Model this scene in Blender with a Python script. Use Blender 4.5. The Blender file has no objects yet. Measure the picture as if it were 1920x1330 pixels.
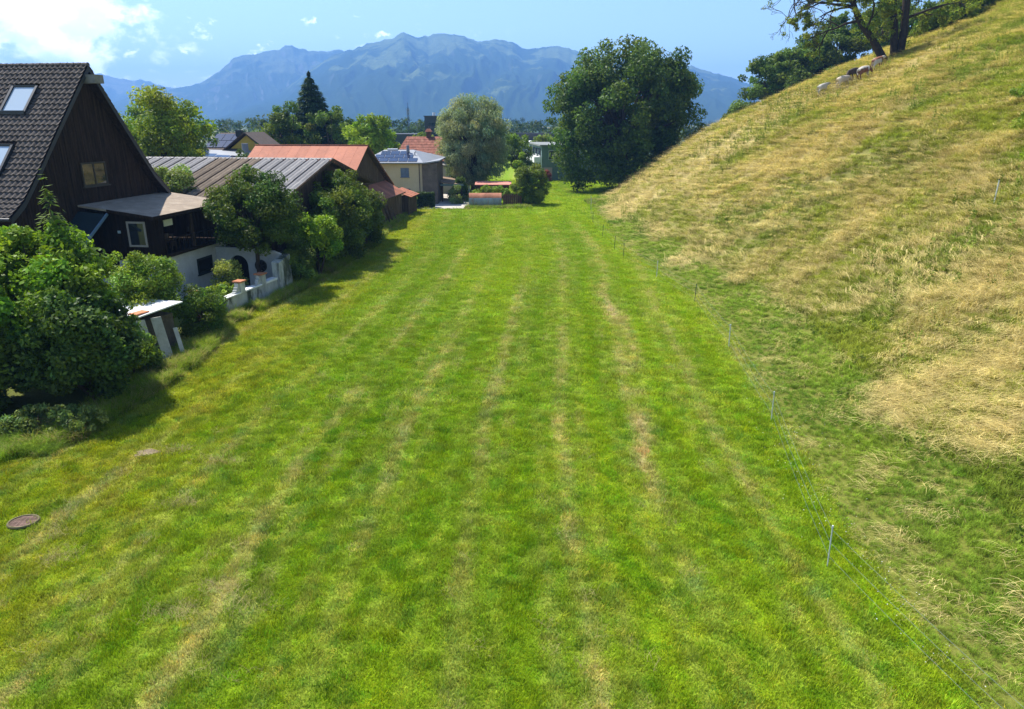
import bpy, bmesh, math, random
import numpy as np
from mathutils import Vector, Matrix

random.seed(7)
RNG = np.random.default_rng(11)
scene = bpy.context.scene
R = math.radians

# ------------------------------------------------------------------ camera
cam_data = bpy.data.cameras.new("camera")
cam = bpy.data.objects.new("camera", cam_data)
scene.collection.objects.link(cam)
cam.location = (0, 0, 10)
cam.rotation_euler = (R(90 - 18.15), 0, 0)
cam_data.sensor_width = 36
cam_data.lens = 36 * 1333 / 1920
cam_data.clip_start = 0.1
cam_data.clip_end = 60000
scene.camera = cam

# ------------------------------------------------------------------ sun and sky
SUN_EL, SUN_AZ = R(57), math.atan2(-0.78, 0.62)          # azimuth from +Y, clockwise
SUN = Vector((math.sin(SUN_AZ) * math.cos(SUN_EL), math.cos(SUN_AZ) * math.cos(SUN_EL), math.sin(SUN_EL)))
sd = bpy.data.lights.new("sun", 'SUN')
sd.energy = 5.0
sd.angle = R(0.53)
sd.color = (1.0, 0.955, 0.88)
sun = bpy.data.objects.new("sun", sd)
scene.collection.objects.link(sun)
sun.rotation_euler = SUN.to_track_quat('Z', 'Y').to_euler()
sun.location = (-40, 40, 80)

world = bpy.data.worlds.new("World")
scene.world = world
world.use_nodes = True


class NT:
    """small helper to write node trees"""
    def __init__(self, tree):
        self.t = tree
        tree.nodes.clear()

    def n(self, kind, props=None, **ins):
        nd = self.t.nodes.new(kind)
        for k, v in (props or {}).items():
            setattr(nd, k, v)
        for k, v in ins.items():
            key = int(k[1:]) if k[0] == 'i' and k[1:].isdigit() else k.replace('_', ' ')
            self.set(nd, key, v)
        return nd

    def set(self, nd, key, v):
        s = nd.inputs[key]
        if isinstance(v, bpy.types.NodeSocket):
            self.t.links.new(v, s)
        elif isinstance(v, bpy.types.Node):
            self.t.links.new(v.outputs[0], s)
        else:
            if isinstance(v, (tuple, list)) and s.type == 'RGBA' and len(v) == 3:
                v = (*v, 1)
            s.default_value = v

    def math(self, op, a, b=None, c=None, clamp=False):
        nd = self.t.nodes.new('ShaderNodeMath')
        nd.operation = op
        nd.use_clamp = clamp
        for i, v in enumerate((a, b, c)):
            if v is not None:
                self.set(nd, i, v)
        return nd.outputs[0]

    def noise(self, vec=None, scale=1.0, detail=4.0, rough=0.55, dist=0.0, lac=2.0):
        nd = self.t.nodes.new('ShaderNodeTexNoise')
        if vec is not None:
            self.set(nd, 'Vector', vec)
        self.set(nd, 'Scale', scale); self.set(nd, 'Detail', detail)
        self.set(nd, 'Roughness', rough); self.set(nd, 'Distortion', dist); self.set(nd, 'Lacunarity', lac)
        return nd.outputs['Fac']

    def ramp(self, fac, stops, interp='LINEAR'):
        nd = self.t.nodes.new('ShaderNodeValToRGB')
        nd.color_ramp.interpolation = interp
        el = nd.color_ramp.elements
        while len(el) < len(stops):
            el.new(0.5)
        for e, (p, c) in zip(el, stops):
            e.position = p
            e.color = (c, c, c, 1) if isinstance(c, (int, float)) else (*c, 1)
        self.set(nd, 'Fac', fac)
        return nd.outputs[0]

    def mix(self, fac, a, b, blend='MIX'):
        nd = self.t.nodes.new('ShaderNodeMix')
        nd.data_type = 'RGBA'
        nd.blend_type = blend
        self.set(nd, 0, fac); self.set(nd, 6, a); self.set(nd, 7, b)
        return nd.outputs[2]

    def mapr(self, v, a, b, c=0.0, d=1.0, smooth=True):
        nd = self.t.nodes.new('ShaderNodeMapRange')
        nd.interpolation_type = 'SMOOTHSTEP' if smooth else 'LINEAR'
        for i, x in enumerate((v, a, b, c, d)):
            self.set(nd, i, x)
        return nd.outputs[0]


# the sky: daylight with a bank of cumulus in the west (left) and a few loose puffs
w = NT(world.node_tree)
sky = w.n('ShaderNodeTexSky', dict(sky_type='NISHITA', sun_disc=False, sun_elevation=SUN_EL,
                                   sun_rotation=SUN_AZ, altitude=450, air_density=1.0, dust_density=0.6, ozone_density=3.0))
tc = w.n('ShaderNodeTexCoord').outputs['Generated']
sep = w.n('ShaderNodeSeparateXYZ', Vector=tc)
dx, dy, dz = sep.outputs
hyp = w.math('SQRT', w.math('ADD', w.math('MULTIPLY', dx, dx), w.math('MULTIPLY', dy, dy)))
el = w.math('DIVIDE', dz, w.math('MAXIMUM', hyp, 0.05))                   # tan of elevation
az = w.math('ARCTAN2', dx, dy)
cvec = w.n('ShaderNodeCombineXYZ', X=dx, Y=dy, Z=w.math('MULTIPLY', dz, 1.6)).outputs[0]
n1 = w.noise(cvec, 11.0, 8.0, 0.58, 0.1)
n2 = w.noise(cvec, 26.0, 5.0, 0.6, 0.2)
side = w.math('ABSOLUTE', w.math('ADD', az, R(62)))                      # distance from the bank's middle
bank_top = w.mapr(side, R(29), R(46), 0.28, 0.05)
bank = w.math('SUBTRACT', bank_top, el)
bank = w.mapr(bank, -0.07, 0.20, -0.22, 0.12, smooth=False)
d1 = w.math('ADD', n1, bank)
cl1 = w.mapr(d1, 0.47, 0.59)
cl2 = w.math('MULTIPLY', w.mapr(n2, 0.60, 0.70), w.mapr(az, R(2), R(-14), 0.0, 0.75))
cloud = w.math('MAXIMUM', cl1, cl2)
cloud = w.math('MULTIPLY', cloud, w.mapr(el, -0.02, 0.03))
shade = w.mapr(w.noise(cvec, 18.0, 7.0, 0.62), 0.38, 0.62, 0.0, 1.0)
ccol = w.mix(shade, (11.0, 12.6, 14.5), (18.0, 18.2, 18.5))
skycol = w.mix(w.math('MULTIPLY', cloud, w.mapr(el, 0.07, 0.2, 0.95, 0.45)), sky.outputs[0], ccol)
bg = w.n('ShaderNodeBackground', Color=skycol, Strength=0.118)
w.n('ShaderNodeOutputWorld', Surface=bg.outputs[0])

scene.view_settings.view_transform = 'Standard'
scene.view_settings.look = 'None'
scene.view_settings.gamma = 1.0
scene.view_settings.use_curve_mapping = False
scene.view_settings.exposure = 0.95

cy = scene.cycles
cy.max_bounces = 6
cy.diffuse_bounces = 3
cy.glossy_bounces = 2
cy.transmission_bounces = 4
cy.transparent_max_bounces = 8
cy.volume_bounces = 0
cy.use_denoising = True
cy.caustics_reflective = False
cy.caustics_refractive = False

# ------------------------------------------------------------------ helpers
COL = scene.collection


def smooth(a, b, x):
    t = np.clip((x - a) / (b - a), 0, 1)
    return t * t * (3 - 2 * t)


def vnoise(x, y, seed=0):
    """value noise in [0,1], numpy"""
    xi = np.floor(x).astype(np.int64); yi = np.floor(y).astype(np.int64)
    fx = x - xi; fy = y - yi
    fx = fx * fx * (3 - 2 * fx); fy = fy * fy * (3 - 2 * fy)

    def h(i, j):
        k = (i * 374761393 + j * 668265263 + seed * 974711) & 0xFFFFFFFF
        k = ((k ^ (k >> 13)) * 1274126177) & 0xFFFFFFFF
        k = k ^ (k >> 16)
        return (k & 0xFFFF) / 65535.0
    a = h(xi, yi); b = h(xi + 1, yi); c = h(xi, yi + 1); d = h(xi + 1, yi + 1)
    return (a * (1 - fx) + b * fx) * (1 - fy) + (c * (1 - fx) + d * fx) * fy


def fbm(x, y, seed=0, octs=4):
    x = np.asarray(x, float); y = np.asarray(y, float)
    s = 0; amp = 0.5; tot = 0
    for o in range(octs):
        ca, sa = math.cos(.75 * o), math.sin(.75 * o)             # turn each octave so no lattice shows
        s = s + amp * vnoise((x * ca - y * sa) * 2 ** o + 17.3 * o, (x * sa + y * ca) * 2 ** o - 9.1 * o, seed + o)
        tot += amp; amp *= 0.55
    return s / tot


def np_mesh(name, verts, faces, col=None, mats=(), smooth_shade=False, col_domain='POINT'):
    """verts (N,3); faces (M,k) one size; col (N,3) point colours or (M,3) face colours"""
    verts = np.asarray(verts, np.float32); faces = np.asarray(faces, np.int32)
    me = bpy.data.meshes.new(name)
    k = faces.shape[1]
    me.vertices.add(len(verts)); me.vertices.foreach_set('co', verts.ravel())
    me.loops.add(faces.size); me.loops.foreach_set('vertex_index', faces.ravel())
    me.polygons.add(len(faces)); me.polygons.foreach_set('loop_start', np.arange(0, faces.size, k, dtype=np.int32))
    if smooth_shade:
        me.polygons.foreach_set('use_smooth', np.ones(len(faces), bool))
    me.update(calc_edges=True)
    if col is not None:
        dom = 'POINT' if col_domain == 'POINT' else 'CORNER'
        at = me.color_attributes.new('col', 'FLOAT_COLOR', dom)
        c = np.ones((len(verts) if dom == 'POINT' else faces.size, 4), np.float32)
        c[:, :3] = col if dom == 'POINT' else np.repeat(col, k, axis=0)
        at.data.foreach_set('color', c.ravel())
    for m in mats:
        me.materials.append(m)
    return me


def link(name, me, parent=None):
    o = bpy.data.objects.new(name, me)
    COL.objects.link(o)
    if parent is not None:
        o.parent = parent
    return o


def tag(o, label=None, cat=None, group=None, kind=None):
    for k, v in (('label', label), ('category', cat), ('group', group), ('kind', kind)):
        if v:
            o[k] = v
    return o


def empty(name, loc=(0, 0, 0), rz=0.0, label=None, cat=None, group=None):
    o = bpy.data.objects.new(name, None)
    COL.objects.link(o)
    o.location = loc
    o.rotation_euler = (0, 0, rz)
    o.empty_display_size = 0.3
    return tag(o, label, cat, group)


class MB:
    """collects simple solids into one mesh"""
    def __init__(self):
        self.v = []; self.f = []; self.mi = []

    def add(self, vs, fs, m=0):
        b = len(self.v)
        self.v += [tuple(p) for p in vs]
        self.f += [tuple(b + i for i in f) for f in fs]
        self.mi += [m] * len(fs)
        return self

    def box(self, x0, x1, y0, y1, z0, z1, m=0):
        vs = [(x0, y0, z0), (x1, y0, z0), (x1, y1, z0), (x0, y1, z0), (x0, y0, z1), (x1, y0, z1), (x1, y1, z1), (x0, y1, z1)]
        return self.add(vs, [(3, 2, 1, 0), (4, 5, 6, 7), (0, 1, 5, 4), (1, 2, 6, 5), (2, 3, 7, 6), (3, 0, 4, 7)], m)

    def hexa(self, bot, top, m=0):
        """two loops of equal length -> closed prism"""
        n = len(bot)
        fs = [tuple(reversed(range(n))), tuple(range(n, 2 * n))]
        fs += [(i, (i + 1) % n, n + (i + 1) % n, n + i) for i in range(n)]
        return self.add(list(bot) + list(top), fs, m)

    def slab(self, quad, th, m=0):
        """a quad (seen from its outer side, counter-clockwise) with thickness th behind it"""
        q = [Vector(p) for p in quad]
        nrm = (q[1] - q[0]).cross(q[-1] - q[0]).normalized()
        return self.hexa([p - nrm * th for p in q], q, m)

    def bar(self, a, b, w, h=None, m=0):
        a = Vector(a); b = Vector(b); h = h or w
        d = (b - a).normalized()
        up = Vector((0, 0, 1)) if abs(d.z) < 0.95 else Vector((0, 1, 0))
        s = d.cross(up).normalized(); u = s.cross(d)
        c = [(-w / 2, -h / 2), (w / 2, -h / 2), (w / 2, h / 2), (-w / 2, h / 2)]
        return self.hexa([a + s * i + u * j for i, j in c], [b + s * i + u * j for i, j in c], m)

    def tube(self, pts, radii, n=8, m=0, caps=True):
        pts = [Vector(p) for p in pts]
        base = len(self.v)
        rings = []
        prev = None
        for i, p in enumerate(pts):
            d = (pts[min(i + 1, len(pts) - 1)] - pts[max(i - 1, 0)]).normalized()
            if prev is None:
                up = Vector((0, 0, 1)) if abs(d.z) < 0.9 else Vector((1, 0, 0))
                s = d.cross(up).normalized()
            else:
                s = (prev - d * prev.dot(d)).normalized()
            prev = s
            u = d.cross(s)
            r = radii[i] if hasattr(radii, '__len__') else radii
            rings.append([p + (s * math.cos(2 * math.pi * k / n) + u * math.sin(2 * math.pi * k / n)) * r for k in range(n)])
        vs = [p for r_ in rings for p in r_]
        fs = []
        for i in range(len(pts) - 1):
            for k in range(n):
                fs.append((i * n + k, i * n + (k + 1) % n, (i + 1) * n + (k + 1) % n, (i + 1) * n + k))
        if caps:
            fs.append(tuple(reversed(range(n))))
            fs.append(tuple(range((len(pts) - 1) * n, len(pts) * n)))
        return self.add(vs, fs, m)

    def mesh(self, name, mats):
        me = bpy.data.meshes.new(name)
        me.from_pydata(self.v, [], self.f)
        mats = mats if isinstance(mats, (list, tuple)) else [mats]
        for m in mats:
            me.materials.append(m)
        if len(mats) > 1:
            me.polygons.foreach_set('material_index', self.mi)
        me.update()
        return me

    def build(self, name, mats, parent=None, smooth_shade=False, bevel=0.0):
        me = self.mesh(name, mats)
        if smooth_shade:
            me.polygons.foreach_set('use_smooth', [True] * len(me.polygons))
        o = link(name, me, parent)
        if bevel:
            b = o.modifiers.new('bevel', 'BEVEL'); b.width = bevel; b.segments = 1; b.limit_method = 'ANGLE'
        return o


MATS = {}


def mat(name, base, rough=0.85, var=0.12, scale=3.0, spec=0.3, bump=0.0, bscale=20.0, stretch=None, dirt=None, metal=0.0, attr=None):
    """plain weathered material: base colour with uneven brightness, optional second colour in blotches, optional bump"""
    if name in MATS:
        return MATS[name]
    m = bpy.data.materials.new(name); m.use_nodes = True
    t = NT(m.node_tree)
    co = t.n('ShaderNodeTexCoord').outputs['Object']
    if stretch:
        co = t.n('ShaderNodeMapping', Vector=co, Scale=stretch).outputs[0]
    oi = t.n('ShaderNodeObjectInfo').outputs['Random']
    nz = t.noise(co, scale, 5.0, 0.6)
    nf = t.noise(co, scale * 7, 3.0, 0.6)
    br = t.math('ADD', t.math('MULTIPLY', nz, 1.3), t.math('MULTIPLY', nf, 0.7))
    k = t.mapr(br, 0.6, 1.4, 1 - 2.2 * var, 1 + 2.2 * var, smooth=False)
    k = t.math('MULTIPLY', k, t.mapr(oi, 0, 1, 1 - var, 1 + var, smooth=False))
    c = base
    if dirt:
        col2, lo, hi = dirt
        c = t.mix(t.mapr(t.noise(co, scale * 0.8, 6.0, 0.65, 0.4), lo, hi), base, col2)
    vm = t.n('ShaderNodeVectorMath', dict(operation='SCALE'))
    t.set(vm, 0, c); t.set(vm, 'Scale', k)
    p = t.n('ShaderNodeBsdfPrincipled', Base_Color=vm.outputs[0], Roughness=rough, Metallic=metal)
    p.inputs['Specular IOR Level'].default_value = spec
    if bump:
        b = t.n('ShaderNodeBump', Strength=bump, Distance=0.02, Height=t.noise(co, bscale, 4.0, 0.6))
        t.set(p, 'Normal', b.outputs[0])
    t.n('ShaderNodeOutputMaterial', Surface=p.outputs[0])
    MATS[name] = m
    return m


def leaf_mat(name, trans=0.35, rough=0.45, spec=0.35, inst=False, tint=(1.25, 1.25, 0.5)):
    """leaves and grass: colour from the 'col' attribute, light shining through"""
    if name in MATS:
        return MATS[name]
    m = bpy.data.materials.new(name); m.use_nodes = True
    t = NT(m.node_tree)
    at = t.n('ShaderNodeAttribute', dict(attribute_name='tint' if inst else 'col', attribute_type='INSTANCER' if inst else 'GEOMETRY'))
    c = at.outputs['Color']
    if inst:
        at2 = t.n('ShaderNodeAttribute', dict(attribute_name='col', attribute_type='GEOMETRY'))
        c = t.mix(1.0, c, at2.outputs['Color'], 'MULTIPLY')
    p = t.n('ShaderNodeBsdfPrincipled', Base_Color=c, Roughness=rough)
    p.inputs['Specular IOR Level'].default_value = spec
    tr = t.n('ShaderNodeBsdfTranslucent', Color=t.mix(1.0, c, tint, 'MULTIPLY'))
    mx = t.n('ShaderNodeMixShader', i0=trans)
    t.set(mx, 1, p.outputs[0]); t.set(mx, 2, tr.outputs[0])
    t.n('ShaderNodeOutputMaterial', Surface=mx.outputs[0])
    MATS[name] = m
    return m


def glass_mat(name='window_glass', col=(0.02, 0.025, 0.03), rough=0.04):
    if name in MATS:
        return MATS[name]
    m = bpy.data.materials.new(name); m.use_nodes = True
    p = m.node_tree.nodes['Principled BSDF']
    p.inputs['Base Color'].default_value = (*col, 1)
    p.inputs['Roughness'].default_value = rough
    p.inputs['Specular IOR Level'].default_value = 0.9
    MATS[name] = m
    return m


# ------------------------------------------------------------------ the lie of the land
FY = np.array([-40, 8, 14.5, 23, 31.6, 40, 47.5, 61, 75, 86, 97, 105, 115, 130, 160, 230.])
FX = np.array([9., 8.4, 7.9, 9.1, 10.1, 10.7, 9.8, 8.8, 9.2, 9.6, 10.2, 12.5, 18, 28, 46, 88.])   # foot of the hill = fence line
PU = np.array([-5, 0, 2, 3.5, 5, 10, 16, 31, 60, 140.])
PZ = np.array([-.06, -.03, .25, .65, 1.6, 5.4, 9.3, 16.1, 27.6, 58.])


def foot_x(y):
    y = np.asarray(y, float)
    return sum(np.interp(y + d, FY, FX) for d in (-3, -1.5, 0, 1.5, 3)) / 5


def hill_z(x, y):
    x = np.asarray(x, float); y = np.asarray(y, float)
    u = x - foot_x(y)
    z = sum(np.interp(u + d, PU, PZ) for d in (-.8, -.4, 0, .4, .8)) / 5
    k = 1 - smooth(0, 70, y - (98 + .55 * (x - 10)))
    bump = (fbm(x * .22, y * .22, 5, 3) - .5) * .7 * smooth(3, 9, u)
    return np.where(z > 0, (z + bump) * k, z)


def mow(x, y):
    """coordinate across the mowing lanes, which bend gently"""
    return x - 2.6 * smooth(14, 60, y) + 1.1 * smooth(60, 95, y)


def dryness(x, y):
    """0 lush .. 1 dry hay stubble, and the worn streak on the right"""
    s = mow(x, y)
    wob = .55 * (fbm(s * .2 + 4, y * .09, 3, 3) - .5) + .22 * (fbm(x * .9, y * .35, 4, 3) - .5)
    ph = (s + wob + 1.2) / 2.65
    dist = np.abs(ph - np.round(ph)) * 2.65                       # metres from the nearest lane
    lane = np.exp(-(dist / .25) ** 2) + .42 * np.exp(-((dist - .75) / .15) ** 2)
    rag = smooth(.30, .62, fbm(x * 1.5, y * .7, 34, 4))
    patch = fbm(s * .5 + 3, y * .075, 21, 4)
    fine = fbm(x * 1.7, y * 1.1, 33, 3)
    d = lane * (.38 + .62 * rag) * (.40 + .60 * smooth(.36, .58, patch)) * 1.02 + .10 * smooth(.6, .78, patch) * rag + .18 * smooth(.58, .8, fine) * (1 - .7 * smooth(22, 45, y))
    tr = np.exp(-((s - np.interp(y, [18, 24, 33, 38, 42, 46], [3.95, 4.3, 4.7, 4.2, 3.75, 3.6]) + .5 * (fbm(x * .5, y * .5, 56, 3) - .5)) / .27) ** 2)
    tr = tr * (.25 + .75 * rag) * np.maximum(smooth(.45, .6, fbm(x * .35 + 9, y * .22, 55, 3)) * .7, smooth(27, 32, y)) * smooth(16, 22, y) * (1 - smooth(42, 47, y))
    return np.clip(d * (1 - .3 * smooth(55, 90, y)) + tr, 0, 1.2), tr


def meadow_col(x, y):
    d, tr = dryness(x, y)
    big = fbm(mow(x, y) * .30, y * .045, 71, 3)
    lush = np.array([.200, .320, .008]); bright = np.array([.265, .380, .010]); dry = np.array([.52, .46, .15]); soil = np.array([.52, .38, .20]); yel = np.array([.36, .335, .012])
    k = smooth(.35, .65, big)[..., None]
    c = lush * (1 - k) + bright * k
    e = (.9 * smooth(-7.5, -11.5, x - .06 * np.sin(y) - .02 * (y - 30)))[..., None] * (.55 + .45 * smooth(.3, .6, fbm(x * .5, y * .5, 8, 3)))[..., None]
    c = c * (1 - e * .6) + yel * e * .6
    dd = np.clip(d, 0, 1)[..., None] * .8
    c = c * (1 - dd) + dry * dd
    t = np.clip(tr * 1.0, 0, .75)[..., None]
    c = c * (1 - t) + soil * t
    f = (smooth(70, 150, y) * .25)[..., None]
    return c * (1 - f) + bright * f


def straw(x, y):
    """how much of the hill's growth is dry straw (0 green .. 1 straw)"""
    u = x - foot_x(y)
    edge = 3.2 + 2.6 * (fbm(y * .14, x * .03, 91, 3) - .4) * 2 + np.interp(y, [8, 16, 30, 45, 60, 90], [-.4, .8, .5, -.5, -.8, -1.5])
    k = smooth(edge - .5, edge + 1.5, u)
    big = fbm(x * .085 + 2, y * .085 + 5, 13, 4)
    mid = fbm(x * .55, y * .55, 14, 4)
    far = smooth(35, 80, y)
    up = smooth(14, 34, u) * .13
    g = big * .40 + mid * .60
    s = np.clip(.47 + .40 * far - .30 * smooth(15, 36, u) * (1 - .45 * far) + (g - .5) * 2.6, .04, 1)
    low = .07 * smooth(.45, .7, mid)
    return np.clip(k * s + (1 - k) * low, 0, 1)

# ------------------------------------------------------------------ ground, hill, mountains
def ground_material(name, straw_tint=False):
    m = bpy.data.materials.new(name); m.use_nodes = True
    t = NT(m.node_tree)
    co = t.n('ShaderNodeTexCoord').outputs['Object']
    at = t.n('ShaderNodeAttribute', dict(attribute_name='col', attribute_type='GEOMETRY'))
    a = t.noise(co, 2.2, 6.0, 0.65)
    b = t.noise(co, 14.0, 5.0, 0.7)
    c = t.noise(co, 55.0, 3.0, 0.7)
    k = t.math('ADD', t.math('MULTIPLY', a, .5), t.math('ADD', t.math('MULTIPLY', b, .8), t.math('MULTIPLY', c, .7)))
    k = t.mapr(k, .75, 1.25, .55, 1.3, smooth=False)
    vm = t.n('ShaderNodeVectorMath', dict(operation='SCALE'))
    t.set(vm, 0, at.outputs['Color']); t.set(vm, 'Scale', k)
    p = t.n('ShaderNodeBsdfPrincipled', Base_Color=vm.outputs[0], Roughness=.95)
    p.inputs['Specular IOR Level'].default_value = .1
    bp = t.n('ShaderNodeBump', Strength=.6, Distance=.06, Height=b)
    t.set(p, 'Normal', bp.outputs[0])
    t.n('ShaderNodeOutputMaterial', Surface=p.outputs[0])
    return m


def grid_faces(nx, ny):
    i = np.arange(nx - 1)[None, :] + nx * np.arange(ny - 1)[:, None]
    i = i.ravel()
    return np.stack([i, i + 1, i + nx + 1, i + nx], 1)


xs = np.concatenate([-np.geomspace(6900, 60, 26), np.arange(-45, -24, 3.), np.arange(-22, 24, .4), np.arange(26, 60, 4.), np.geomspace(70, 6900, 26)])
ys = np.concatenate([np.arange(-60, 4, 8.), np.arange(6, 60, .5), np.arange(60, 130, 1.2), np.geomspace(134, 7100, 50)])
X, Y = np.meshgrid(xs, ys)
near = (np.abs(X) < 40) & (Y < 200)
Z = np.where(near, (fbm(X * .12, Y * .12, 2, 3) - .5) * .10, 0.0)
Cg = meadow_col(X, Y)
# the valley floor beyond: fields and woods
field = fbm(X * .004, Y * .0016, 40, 4)
farc = np.where((field > .52)[..., None], np.array([.10, .13, .035]), np.array([.035, .062, .02]))
farc = np.where((field > .60)[..., None], np.array([.26, .23, .12]), farc)
kf = smooth(150, 260, np.hypot(X, Y))[..., None]
Cg = Cg * (1 - kf) + farc * kf
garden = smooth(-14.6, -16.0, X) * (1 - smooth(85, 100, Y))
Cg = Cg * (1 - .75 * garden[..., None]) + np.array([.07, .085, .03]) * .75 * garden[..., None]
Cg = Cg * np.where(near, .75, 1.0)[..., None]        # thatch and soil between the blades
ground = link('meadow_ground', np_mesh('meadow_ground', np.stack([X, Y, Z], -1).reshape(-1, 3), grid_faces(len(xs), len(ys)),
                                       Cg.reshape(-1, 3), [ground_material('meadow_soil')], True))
tag(ground, 'mown green meadow running to the valley floor', 'meadow', kind='structure')


def meadow_z(x, y):
    return (fbm(np.asarray(x) * .12, np.asarray(y) * .12, 2, 3) - .5) * .10


hu = np.concatenate([np.arange(-3, 22, .4), np.arange(22, 60, .9), np.arange(60, 150, 5.)])
hy = np.concatenate([np.arange(-30, 6, 2.), np.arange(6, 70, .5), np.arange(70, 135, .8), np.arange(136, 232, 5.)])
U, HY = np.meshgrid(hu, hy)
HX = U + foot_x(HY)
HZ = hill_z(HX, HY) - .03
sw = straw(HX, HY)[..., None]
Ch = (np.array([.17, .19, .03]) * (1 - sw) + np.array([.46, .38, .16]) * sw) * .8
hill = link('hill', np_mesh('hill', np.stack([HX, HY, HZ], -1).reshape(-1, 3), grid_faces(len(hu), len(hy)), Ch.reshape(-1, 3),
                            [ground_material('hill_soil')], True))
tag(hill, 'steep dry grass hillside rising on the right', 'hill', kind='structure')


# mountains: (azimuth in degrees, tangent of the skyline's elevation)
RANGE_A = [(-23.5, 0.0), (-21.0, 0.0082), (-17.22, 0.0339), (-14.06, 0.0706), (-13.2, 0.0796), (-12.5, 0.0842), (-11.54, 0.0876), (-10.56, 0.0942), (-9.4, 0.0989), (-8.7, 0.101), (-8.3, 0.1054), (-7.94, 0.1087), (-7.53, 0.105), (-7.07, 0.102), (-6.29, 0.104), (-5.5, 0.1067), (-4.91, 0.1074), (-3.55, 0.1045), (-2.57, 0.0982), (-1.78, 0.0996), (-1.18, 0.1015), (0.0, 0.0971), (0.99, 0.0894), (1.98, 0.0906), (2.77, 0.0925), (3.56, 0.0924), (4.55, 0.0885), (5.55, 0.0814), (7.52, 0.0759), (9.49, 0.0705), (11.42, 0.0675), (13.33, 0.067), (14.49, 0.0598), (16.02, 0.0524), (17.16, 0.0459), (18.7, 0.0305), (20.96, 0.0145), (24.5, 0.0037), (32, .002)]
RANGE_B = [(-31, .004), (-28.27, 0.0195), (-25.94, 0.0301), (-23.89, 0.0379), (-22.32, 0.0444), (-21.2, 0.0557), (-20.44, 0.0657), (-19.96, 0.0744), (-19.49, 0.0758), (-18.95, 0.0785), (-18.41, 0.0782), (-17.67, 0.0834), (-16.94, 0.0837), (-16.37, 0.0895), (-15.89, 0.0897), (-15.47, 0.0856), (-15.03, 0.0864), (-14.82, 0.0834), (-14.0, 0.0843), (-13.56, 0.0832), (-12.68, 0.0866), (-11.75, 0.0825), (-10.24, 0.0767), (-6, .05), (0, .03)]
RANGE_C = [(-60, .03), (-52, .05), (-43.43, 0.0519), (-38.98, 0.0505), (-33.93, 0.0431), (-30.48, 0.0448), (-28.44, 0.0526), (-27.55, 0.0484), (-26.46, 0.0453), (-26.05, 0.0478), (-24.87, 0.0412), (-23.89, 0.0385), (-20.87, 0.027), (-12, .02)]


def mountain_material(name, forest, meadow, rock, meadow_lo, rock_k):
    m = bpy.data.materials.new(name); m.use_nodes = True
    t = NT(m.node_tree)
    co = t.n('ShaderNodeTexCoord').outputs['Object']
    sep = t.n('ShaderNodeSeparateXYZ', Vector=co)
    big = t.noise(co, .0042, 5.0, .6, .6)
    fine = t.noise(co, .03, 5.0, .65)
    h = t.mapr(sep.outputs[2], 60.0, 430.0, -.08, .13, smooth=False)
    mm = t.mapr(t.math('ADD', t.math('ADD', big, h), t.math('MULTIPLY', t.math('SUBTRACT', fine, .5), .25)), meadow_lo, meadow_lo + .06)
    c = t.mix(mm, forest, meadow)
    geo = t.n('ShaderNodeNewGeometry')
    nz = t.n('ShaderNodeSeparateXYZ', Vector=geo.outputs['Normal']).outputs[2]
    rk = t.math('MULTIPLY', t.mapr(t.math('ADD', nz, t.math('MULTIPLY', fine, .3)), .72, .88, 1.0, 0.0), rock_k)
    c = t.mix(rk, c, rock)
    c = t.mix(t.mapr(fine, .3, .7, 0.0, .55), c, (.02, .03, .015))
    p = t.n('ShaderNodeBsdfDiffuse', Color=c)
    t.n('ShaderNodeOutputMaterial', Surface=p.outputs[0])
    return m


def mountain(name, pts, rfoot, rridge, m, label, seed, rough=1.0):
    a = np.array([p[0] for p in pts]); tt = np.array([p[1] for p in pts])
    A = np.linspace(a[0], a[-1], 520)
    ridge = np.interp(A, a, tt) + (fbm(A * 3.1, A * 0 + seed, seed, 4) - .5) * .0035
    ridge = np.maximum(ridge, .0005)
    nr = 90
    T = np.concatenate([np.linspace(0, 1, nr), np.linspace(1.03, 1.4, 12)])
    AA, TT = np.meshgrid(A, T)
    RR = rfoot + (rridge - rfoot) * TT
    hr = 10 + np.interp(AA, A, ridge) * rridge
    sx = AA * rridge * math.pi / 180 / 260.0
    # spurs and gullies running down from the crest, wandering sideways
    wob = (fbm(sx * .6, TT * 3.0, seed + 3, 3) - .5) * 1.6
    rid = 1 - np.abs(2 * fbm(sx + wob, TT * 1.2 + 4, seed + 7, 4) - 1)
    rid2 = 1 - np.abs(2 * fbm(sx * 3.3 + wob * 2, TT * 5 + 1, seed + 9, 3) - 1)
    base = np.where(TT <= 1, TT ** 1.25, np.maximum(1 - 1.6 * (TT - 1), 0))
    bell = np.clip(4 * TT * (1 - TT), 0, 1)
    z = hr * (base + bell * ((rid - .62) * .30 + (rid2 - .6) * .10) * rough)
    z = np.minimum(z, 10 + (hr - 10) * RR / rridge * .985 + (TT > .985) * 9999)     # nothing in front overtops the skyline
    z = np.maximum(z, -2 + 0 * z)
    z[0] = -3
    x = RR * np.sin(np.radians(AA)); y = RR * np.cos(np.radians(AA))
    o = link(name, np_mesh(name, np.stack([x, y, z], -1).reshape(-1, 3), grid_faces(len(A), len(T)), None, [m], True))
    return tag(o, label, 'mountain', kind='structure')


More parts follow.
